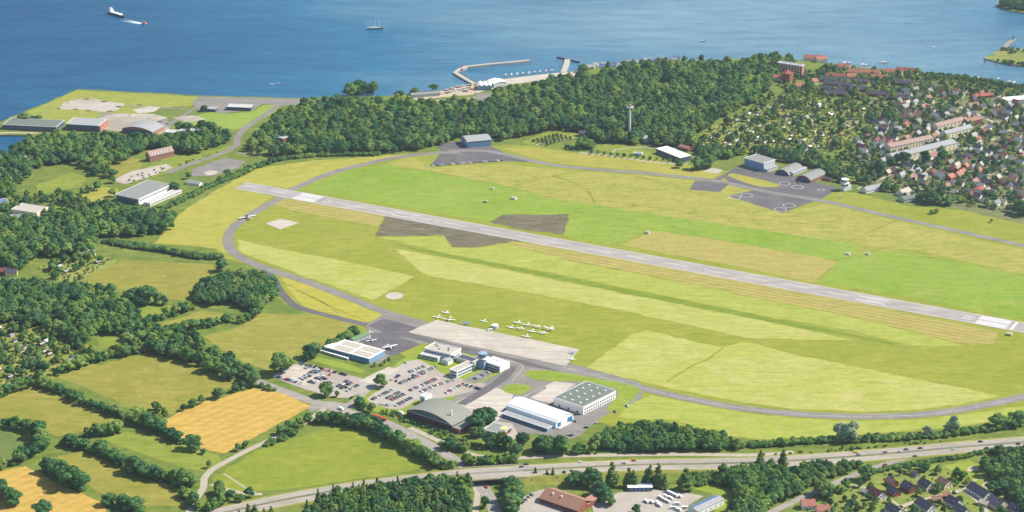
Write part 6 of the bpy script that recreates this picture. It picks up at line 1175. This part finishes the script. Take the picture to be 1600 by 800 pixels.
for x, y, k, s, lab in [(697, 489.5, 'white', 1.0, 'small white aircraft on the grass, farthest left behind the apron'), (684, 496.5, 'white', 1.15, 'white aircraft at the left corner of the concrete apron'), (702, 500.5, 'cream', 1.45, 'larger white twin aircraft with tall tail on the left apron edge'), (728, 507.5, 'blue', 1.3, 'blue-grey aircraft with tall tail on the apron edge'), (756, 502.5, 'white', .9, 'small white aircraft on grass behind the blue-grey aircraft'), (809, 505, 'white', 1.0, 'white aircraft in the back row, first from left'), (824, 508.5, 'white', 1.05, 'white aircraft in the back row, second from left'), (839, 512, 'high', 1.0, 'white aircraft in the back row, third from left'), (858, 516, 'high', 1.4, 'long-winged white aircraft at the right end of the back row'), (798, 512.5, 'white', .95, 'white aircraft in the front row, first from left'), (813, 515, 'high', 1.0, 'white aircraft in the front row, second from left'), (831, 518.5, 'white', 1.0, 'white aircraft in the front row, third from left'), (848, 522, 'high', 1.05, 'white aircraft at the right end of the front row'), (822, 526.5, 'white', 1.0, 'white aircraft on the apron edge before the two rows'), (894, 553, 'blue', .9, 'bluish aircraft at the right corner of the concrete apron'), (893, 562, 'white', .9, 'white aircraft on the grass below the right apron corner')]:
    plane(x, y, ap+cr.uniform(-.25, .25), k, lab, s)
plane(580, 533, ap+.9, 'white', 'white aircraft parked on the dark club ramp', 1.2); plane(609, 545, ap+1.0, 'high', 'long white aircraft at the lower edge of the club ramp', 1.7); plane(577, 520, ap+.4, 'white', 'white aircraft at the end of the green clubhouse', .9)
plane(387, 341, dirpx((380, 345), (420, 318))+.9, 'cream', 'big white propeller aircraft taxiing at the west bend', 2.2)
t = thing('fuel_tank', 'white round-topped fuel tank on the grass behind the apron', 'tank', tuple(G(773, 513))[:2]+(.1,), ap); MB().cyl(0, 0, .2, 4.2, 4.4, 4.0, 12).build('tank_body', W_grey, t); MB().cyl(0, 0, 4.203, 5.2, 4.1, 1.0, 12).build('tank_top', R_white, t)
o = link('tank_trailer', CV, None, tuple(G(766, 517))[:2]+(.1,), .4); tag(o, 'small white trailer left of the round fuel tank', 'trailer')
# ------------------------------------------------------------------ heaps on the cleared ground of the point
HP = []; M_heap = plain('topsoil', C(120, 112, 84), .2, .3)
for i, (x, y, r, m) in enumerate([(100, 166, 6, M_rubble), (108, 161, 7, M_sand), (118, 157, 5, M_rubble), (135, 155, 5, M_bark), (146, 156, 8, M_sand), (163, 159, 6, M_bark), (186, 167, 6, M_bark), (172, 174, 6, M_bark), (138, 173, 5, M_bark), (118, 171, 5, M_bark), (92, 170, 4, M_bark), (165, 181, 7, M_rubble), (205, 180, 6, M_sand), (235, 186, 6, M_rubble), (250, 190, 6, M_bark), (262, 194, 5, M_bark), (218, 164, 5, M_bark), (246, 187, 5, M_sand)]):
    r *= .6; m = M_heap if m is M_bark else m; q = random.Random(i); mb = MB(); n = 9; vs_ = [(0, 0, r*.38)]
    for k, (rr, z) in enumerate(((.45, .28), (1.0, -.02))):
        for j in range(n): a_ = 2*math.pi*j/n; e = q.uniform(.75, 1.25); vs_.append((r*1.5*rr*e*math.cos(a_), r*rr*e*math.sin(a_), r*z*q.uniform(.8, 1.2) if z > 0 else 0))
    mb.add(vs_, [(0, 1+j, 1+(j+1) % n) for j in range(n)]+[(1+j, 1+n+j, 1+n+(j+1) % n, 1+(j+1) % n) for j in range(n)]); o = mb.build('earth_heap', m); o.location = tuple(G(x, y))[:2]+(.12,); tag(o, '', 'heap', 'heaps on the cleared point'); HP.append((o, 'dark' if m is M_heap else 'pale'))
label_rank(HP, lambda k, i, n: '%s earth heap on the cleared ground of the point, %s' % (k[0], rank(i, n)))
# ------------------------------------------------------------------ small airfield equipment
def hut(x, y, label, mast=0, s=1.0, rgb=W_white):
    t = thing('equipment_hut', label, 'hut', tuple(G(x, y))[:2]+(.1,), RWANG); MB().box(-1.6*s, 1.6*s, -1.2*s, 1.2*s, 0, 2.3).build('cabin', rgb, t); MB().box(-1.8*s, 1.8*s, -1.4*s, 1.4*s, 2.303, 2.6).build('roof', R_tan, t)
    if mast: MB().cyl(2.2*s, 0, 0, mast, .25, .12, 6).build('mast', M_trim, t)
hut(770, 296, 'white hut with mast on the vivid green meadow', 11); hut(803, 311, 'white equipment hut right of the masted hut', 0, 1.9); hut(1012, 364.5, 'white hut beside the tan patch by the runway', 4, 1.5); hut(759, 316, 'low pinkish equipment hut above the dark heath patch', 0, 1.4, W_pink)
hut(1356, 398, 'white hut with tall dark mast north of the runway', 15, 1.2); hut(1325, 398, 'white hut in the ring of antennas north of the runway', 0, 1.3); hut(1314, 309, 'small white hut below the military tower', 4, .7); hut(1577, 523.5, 'tan box beside the right runway threshold', 0, 1.8, W_yel)
RING = []
for k in range(8):
    an = .2+2*math.pi*k/8; p = G(1325, 398); t = MB(); t.cyl(0, 0, 0, 3.2, .22, .16, 6); t = t.build('antenna_post', M_trim); t.location = (p.x+9*math.cos(an), p.y+9*math.sin(an), .1); RING.append((t, 'r'))
for o_, _ in RING: tag(o_, '', 'antenna', 'antenna ring posts')
label_rank(RING, lambda k, i, n: 'white antenna post in the ring north of the runway, %s' % rank(i, n))
# ================================================================== boats, moles and jetties
WZ = -2.0
def hull(mb, L, B, D, sheer=.4, mi=0, deck=1):
    st = [(-.5, .72, 0), (-.42, .95, 0), (-.1, 1, 0), (.25, .86, .15), (.42, .4, .6), (.5, .03, 1)]; vs_ = []
    for f_, w, s_ in st: vs_ += [(f_*L, -B/2*w, D+sheer*s_), (f_*L, -B/2*w*.75, -.4), (f_*L, B/2*w*.75, -.4), (f_*L, B/2*w, D+sheer*s_)]
    n = len(st)
    mb.add(vs_, [(4*i+k, 4*i+4+k, 4*i+5+k, 4*i+1+k) for i in range(n-1) for k in range(3)]+[(0, 1, 2, 3)], mi); mb.add([vs_[4*i] for i in range(n)]+[vs_[4*i+3] for i in range(n)], [(i, n+i, n+i+1, i+1) for i in range(n-1)], deck)
    return mb
H_dark = paint('hull_navy', (44, 66, 86)); H_white = paint('hull_white', (242, 242, 240)); H_red = paint('hull_orange', (214, 92, 70)); H_deck = plain('deck_paint', C(214, 210, 198), .05, .5)
def heading(a, b):
    v = G(b[0], b[1], WZ)-G(a[0], a[1], WZ); return math.atan2(v.y, v.x)
p = G(182, 24, WZ); t = thing('cargo_ship', 'dark-hulled coaster with white deckhouse at the stern on open water', 'ship', tuple(p), heading((168, 19), (197, 28)))
hull(MB(), 46, 8.5, 3.2, 1.2).build('hull', [H_dark, H_deck], t); MB().box(-20, -13, -3.4, 3.4, 3.203, 8.2).build('deckhouse', H_white, t); MB().box(-19, -14, -2.8, 2.8, 8.203, 10.2).build('bridge', H_white, t); MB().box(-19.05, -13.95, -2.85, 2.85, 8.9, 9.7).build('bridge_window', M_glass, t); MB().box(-11, 15, -3.2, 3.2, 3.203, 4.6).build('hatch_cover', M_trim, t); MB().cyl(-17, 0, 10.2, 15, .3, .12, 6).build('mast', M_trim, t); MB().cyl(18, 0, 3.6, 13, .3, .1, 6).build('foremast', M_trim, t); MB().cyl(-19.2, 0, 8.2, 11.5, .9, .8, 8).build('funnel', H_red, t)
M_foam = plain('wake_foam', C(236, 242, 244), .05, .2)
p = G(226, 38, WZ); hd = heading((185, 30), (228, 38.5)); t = thing('pilot_boat', 'fast orange and white pilot boat beside the dark coaster', 'boat', tuple(p), hd)
hull(MB(), 15, 4.6, 1.7, .8).build('hull', [H_white, H_deck], t); MB().prismy([(-3, 1.7), (3, 1.7), (2.0, 4.2), (-2.4, 4.2)], -1.7, 1.7).build('wheelhouse', H_red, t); MB().cyl(-1, 0, 4.2, 7.5, .18, .08, 6).build('mast', M_trim, t)
def wake(pt, hd, L, w0, w1, label):
    mb = MB(); n = 26; r = random.Random(3); vs_ = []
    for sg in (-1, 1):
        k0 = len(mb.v); vs_ = []
        for i in range(n):
            f_ = i/(n-1); x = -6-f_*L; c_ = sg*(w0*.4+f_*w1*.55); w = (1-f_)*w0*.6+.25+r.uniform(-.2, .2); vs_ += [(x, c_-w, .12), (x, c_+w, .12)]
        mb.add(vs_, [(2*i, 2*i+2, 2*i+3, 2*i+1) for i in range(n-1)])
    vs_ = []
    for i in range(n):
        f_ = i/(n-1); w = w0*.45*(1-f_)+.2; vs_ += [(-4-f_*L*.75, -w, .16), (-4-f_*L*.75, w, .16)]
    mb.add(vs_, [(2*i, 2*i+2, 2*i+3, 2*i+1) for i in range(n-1)])
    o = mb.build('wake', M_foam); o.location = pt; o.rotation_euler = (0, 0, hd); o['kind'] = 'stuff'; tag(o, label, 'wake')
wake(tuple(p), hd, 48, 5.0, 6, 'white foaming wake behind the orange pilot boat')
p = G(586, 45.5, WZ); t = thing('sailing_ship', 'dark three-masted sailing ship with bare masts on open water', 'ship', tuple(p), heading((573, 45.5), (598, 45)))
hull(MB(), 27, 6, 2.4, 1.0).build('hull', [H_dark, H_deck], t); MB().box(-9, 2, -1.6, 1.6, 2.403, 3.6).build('deckhouse', H_white, t)
for x, h in ((-8, 15), (0, 18), (7, 16)):
    m_ = MB().cyl(x, 0, 2.4, h, .35, .15, 6).build('mast', M_trim, t); MB().tube([(x, -3.4, h*.7), (x, 3.4, h*.7)], .18, 5).build('yard', M_trim, m_); MB().tube([(x, 0, 4.5), (x-5, 0, 4.8)], .2, 5).build('boom', M_trim, m_)
MB().tube([(13, 0, 3.2), (19, 0, 5)], .22, 5).build('bowsprit', M_trim, t)
def yacht(x, y, label, L=10, mast=12, col=H_white, hd=.3, cabin=True, name='sailing_yacht', group='moored yachts'):
    t = thing(name, label, 'boat', tuple(G(x, y, WZ)), hd, group); hull(MB(), L, L*.3, 1.1, .4).build('hull', [col, H_deck], t)
    if cabin: MB().box(-L*.15, L*.15, -L*.09, L*.09, 1.1, 1.9).build('cabin', H_white, t)
    if mast: m_ = MB().cyl(L*.06, 0, 1.1, mast, .16, .08, 5).build('mast', M_rail, t); MB().tube([(L*.06, 0, 2.4), (-L*.35, 0, 2.5)], .14, 4).build('boom', H_white, m_)
yacht(1098, 65, 'small dark motorboat alone on the water above the promenade', 9, 0, H_dark, .1, name='motorboat'); yacht(1458, 74, 'small white yacht alone on the water at the right', 8, 0, H_white, .5, name='motorboat'); yacht(1381, 98, 'dark boat moored off the shore village', 16, 0, H_dark, .1, name='motorboat'); yacht(434, 131, 'white speedboat throwing spray off the left point', 6, 0, H_white, 0, name='motorboat')
wake(tuple(G(434, 131, WZ)), 0, 8, .9, 1.2, 'thin white wake behind the speedboat off the left point')
for i, (x, y) in enumerate([(1319, 98), (1327, 98.5), (1347, 101), (1353, 102), (1527, 122), (1577, 128), (1584, 129), (1560, 124)]): yacht(x, y, 'tall-masted yacht moored off the village shore, %s' % rank(i+1 if i < 5 else (i+1), 8) if i < 4 else 'tall-masted yacht by the right shore, %s' % ['leftmost', 'third from left', 'rightmost', 'second from left'][i-4], 11, 17, H_dark if i % 2 else H_white, .8)
M_quay = plain('mole_concrete', C(214, 206, 192), .1, .15)
def pier(name, px, w, label, z1=.6, mat=None):
    l = [G(x, y, 0) for x, y in px]; mb = MB(); a = offset(l, w/2); b = offset(l, -w/2); n = len(l); vs_ = []
    for i in range(n): vs_ += [(a[i].x, a[i].y, -4), (a[i].x, a[i].y, z1), (b[i].x, b[i].y, z1), (b[i].x, b[i].y, -4)]
    mb.add(vs_, [(4*i+k, 4*i+4+k, 4*i+5+k, 4*i+1+k) for i in range(n-1) for k in range(3)]+[(0, 1, 2, 3), (4*n-1, 4*n-2, 4*n-3, 4*n-4)]); o = mb.build(name, mat or M_quay); return tag(o, label, 'pier')
br1 = pier('breakwater', [(742, 131), (726, 122), (712, 113.5), (718, 109), (728, 104.5), (760, 101), (800, 97.5), (828, 94.5)], 9, 'angled concrete breakwater enclosing the small marina')
MB_ = MB(); ll = offset([G(x, y) for x, y in [(742, 131), (726, 122), (712, 113.5), (718, 109), (728, 104.5), (760, 101), (800, 97.5), (828, 94.5)]], -4.0)
for a, b in zip(ll[:-1], ll[1:]): MB_.tube([a+Vector((0, 0, 1)), b+Vector((0, 0, 1))], .5, 4)
MB_.build('wave_wall', M_bc, br1)
pier('jetty', [(880, 113), (884, 103), (887, 93)], 9, 'pale concrete jetty right of the marina'); pier('jetty', [(871, 88.5), (888, 92.5), (906, 96.5)], 3.5, 'dark cross head at the end of the pale jetty', .62, W_dark)
p = G(722, 111); t = thing('crane', 'red crane standing on the elbow of the breakwater', 'crane', tuple(p)[:2]+(.6,), .6); MB().box(-1.5, 1.5, -1.5, 1.5, 0, 3).build('cab', H_red, t); MB().tube([(0, 0, 3), (0, 0, 7), (7, 0, 9)], .4, 5).build('boom', H_red, t)
yl = []
for i in range(9): yl.append((722+i*2.2, 133.5-i*.2))
for i, (x, y) in enumerate([(690, 147), (697, 146), (704, 144), (711, 142.5), (718, 141), (725, 139.5), (732, 138), (698, 142), (706, 140), (716, 137), (724, 135.5), (732, 134.5), (738, 140), (727, 143)]):
    t = thing('stored_boat', '', 'boat', tuple(G(x, y))[:2]+(.7,), cr.uniform(-.4, .4), 'boats stored ashore'); mb = hull(MB(), 9, 2.8, 1.4, .4); mb.build('hull', [cr.choice((H_white, H_dark, H_red, H_white)), H_deck], t); MB().box(-2, 1, -.9, .9, 1.4, 2.2).build('cabin', H_white, t); CVL.append((t, 'stored')); MB().box(-2.5, 2.5, -.8, .8, -.6, -.1).build('cradle', M_rail, t)
label_rank([c for c in CVL if c[1] == 'stored'], lambda k, i, n: 'boat laid up ashore beside the marina hall, %s' % rank(i, n))
YL = []
for i in range(12):
    x = 790+i*9; y = 117.5-i*.85; 
    if 868 < x < 892: continue
    t = thing('moored_boat', '', 'boat', tuple(G(x, y, WZ)), 1.2, 'boats along the marina quay'); hull(MB(), 9, 2.8, 1.1, .4).build('hull', [cr.choice((H_white, H_red, H_dark)), H_deck], t); MB().box(-1.5, 1.5, -.9, .9, 1.1, 2).build('cabin', H_white, t); MB().cyl(.5, 0, 1.1, 11, .14, .08, 5).build('mast', M_rail, t); YL.append((t, 'm'))
label_rank(YL, lambda k, i, n: 'small boat moored along the marina quay, %s' % rank(i, n))
BL = []
for i in range(22):
    x = 918+i*6.6; y = 107-i*.62+cr.uniform(-.6, .6)
    if cr.random() < .3: x += 2
    house(G(x, y)[:2], cr.uniform(-.3, .3), cr.choice((8, 11, 14)), 7, cr.choice((3, 4, 6)), 2.4, cr.choice((W_white, W_grey, W_cream)), cr.choice((R_lgrey, R_dark, R_blue, R_pale)), '', 'boathouses along the promenade', label='boathouse'); BL.append((COL.objects[-1], ''))
BL = [(o, '') for o in COL.objects if o.get('label') == 'boathouse']
for o, _ in BL: o.name = 'boathouse'; o['category'] = 'boathouse'
label_rank(BL, lambda k, i, n: 'small boathouse on the promenade behind the shore wood, %s' % rank(i, n))
for i, x in enumerate((1539, 1557, 1574, 1590)):
    t = MB(); t.cyl(0, 0, -2, 3, 1.0, .8, 8); o = t.build('mooring_post', W_dark); o.location = tuple(G(x, 97.5+(x-1539)*.16, WZ))[:2]+(0,); tag(o, 'dark mooring post in the water before the headland, %s' % rank(i+1, 4), 'post', 'mooring posts')
t = MB(); t.cyl(0, 0, 0, 6, 1.4, 1.0, 10); o = t.build('beacon', W_dark); o.location = tuple(G(1583, 62))[:2]+(.5,); tag(o, 'dark beacon at the tip of the right mole', 'beacon')
# ================================================================== the air
hz = MB().box(-31000, 31000, -26000, 31000, -6, 1010); M_h = bpy.data.materials.new('haze_air'); M_h.use_nodes = True; n = M_h.node_tree
for x in list(n.nodes): n.nodes.remove(x)
oo = n.nodes.new('ShaderNodeOutputMaterial'); pv = n.nodes.new('ShaderNodeVolumePrincipled'); pv.inputs['Color'].default_value = (.80, .90, 1.0, 1); pv.inputs['Density'].default_value = 4.0e-5; pv.inputs['Anisotropy'].default_value = .55
n.links.new(pv.outputs[0], oo.inputs['Volume']); ho = hz.build('haze', M_h); ho['kind'] = 'stuff'
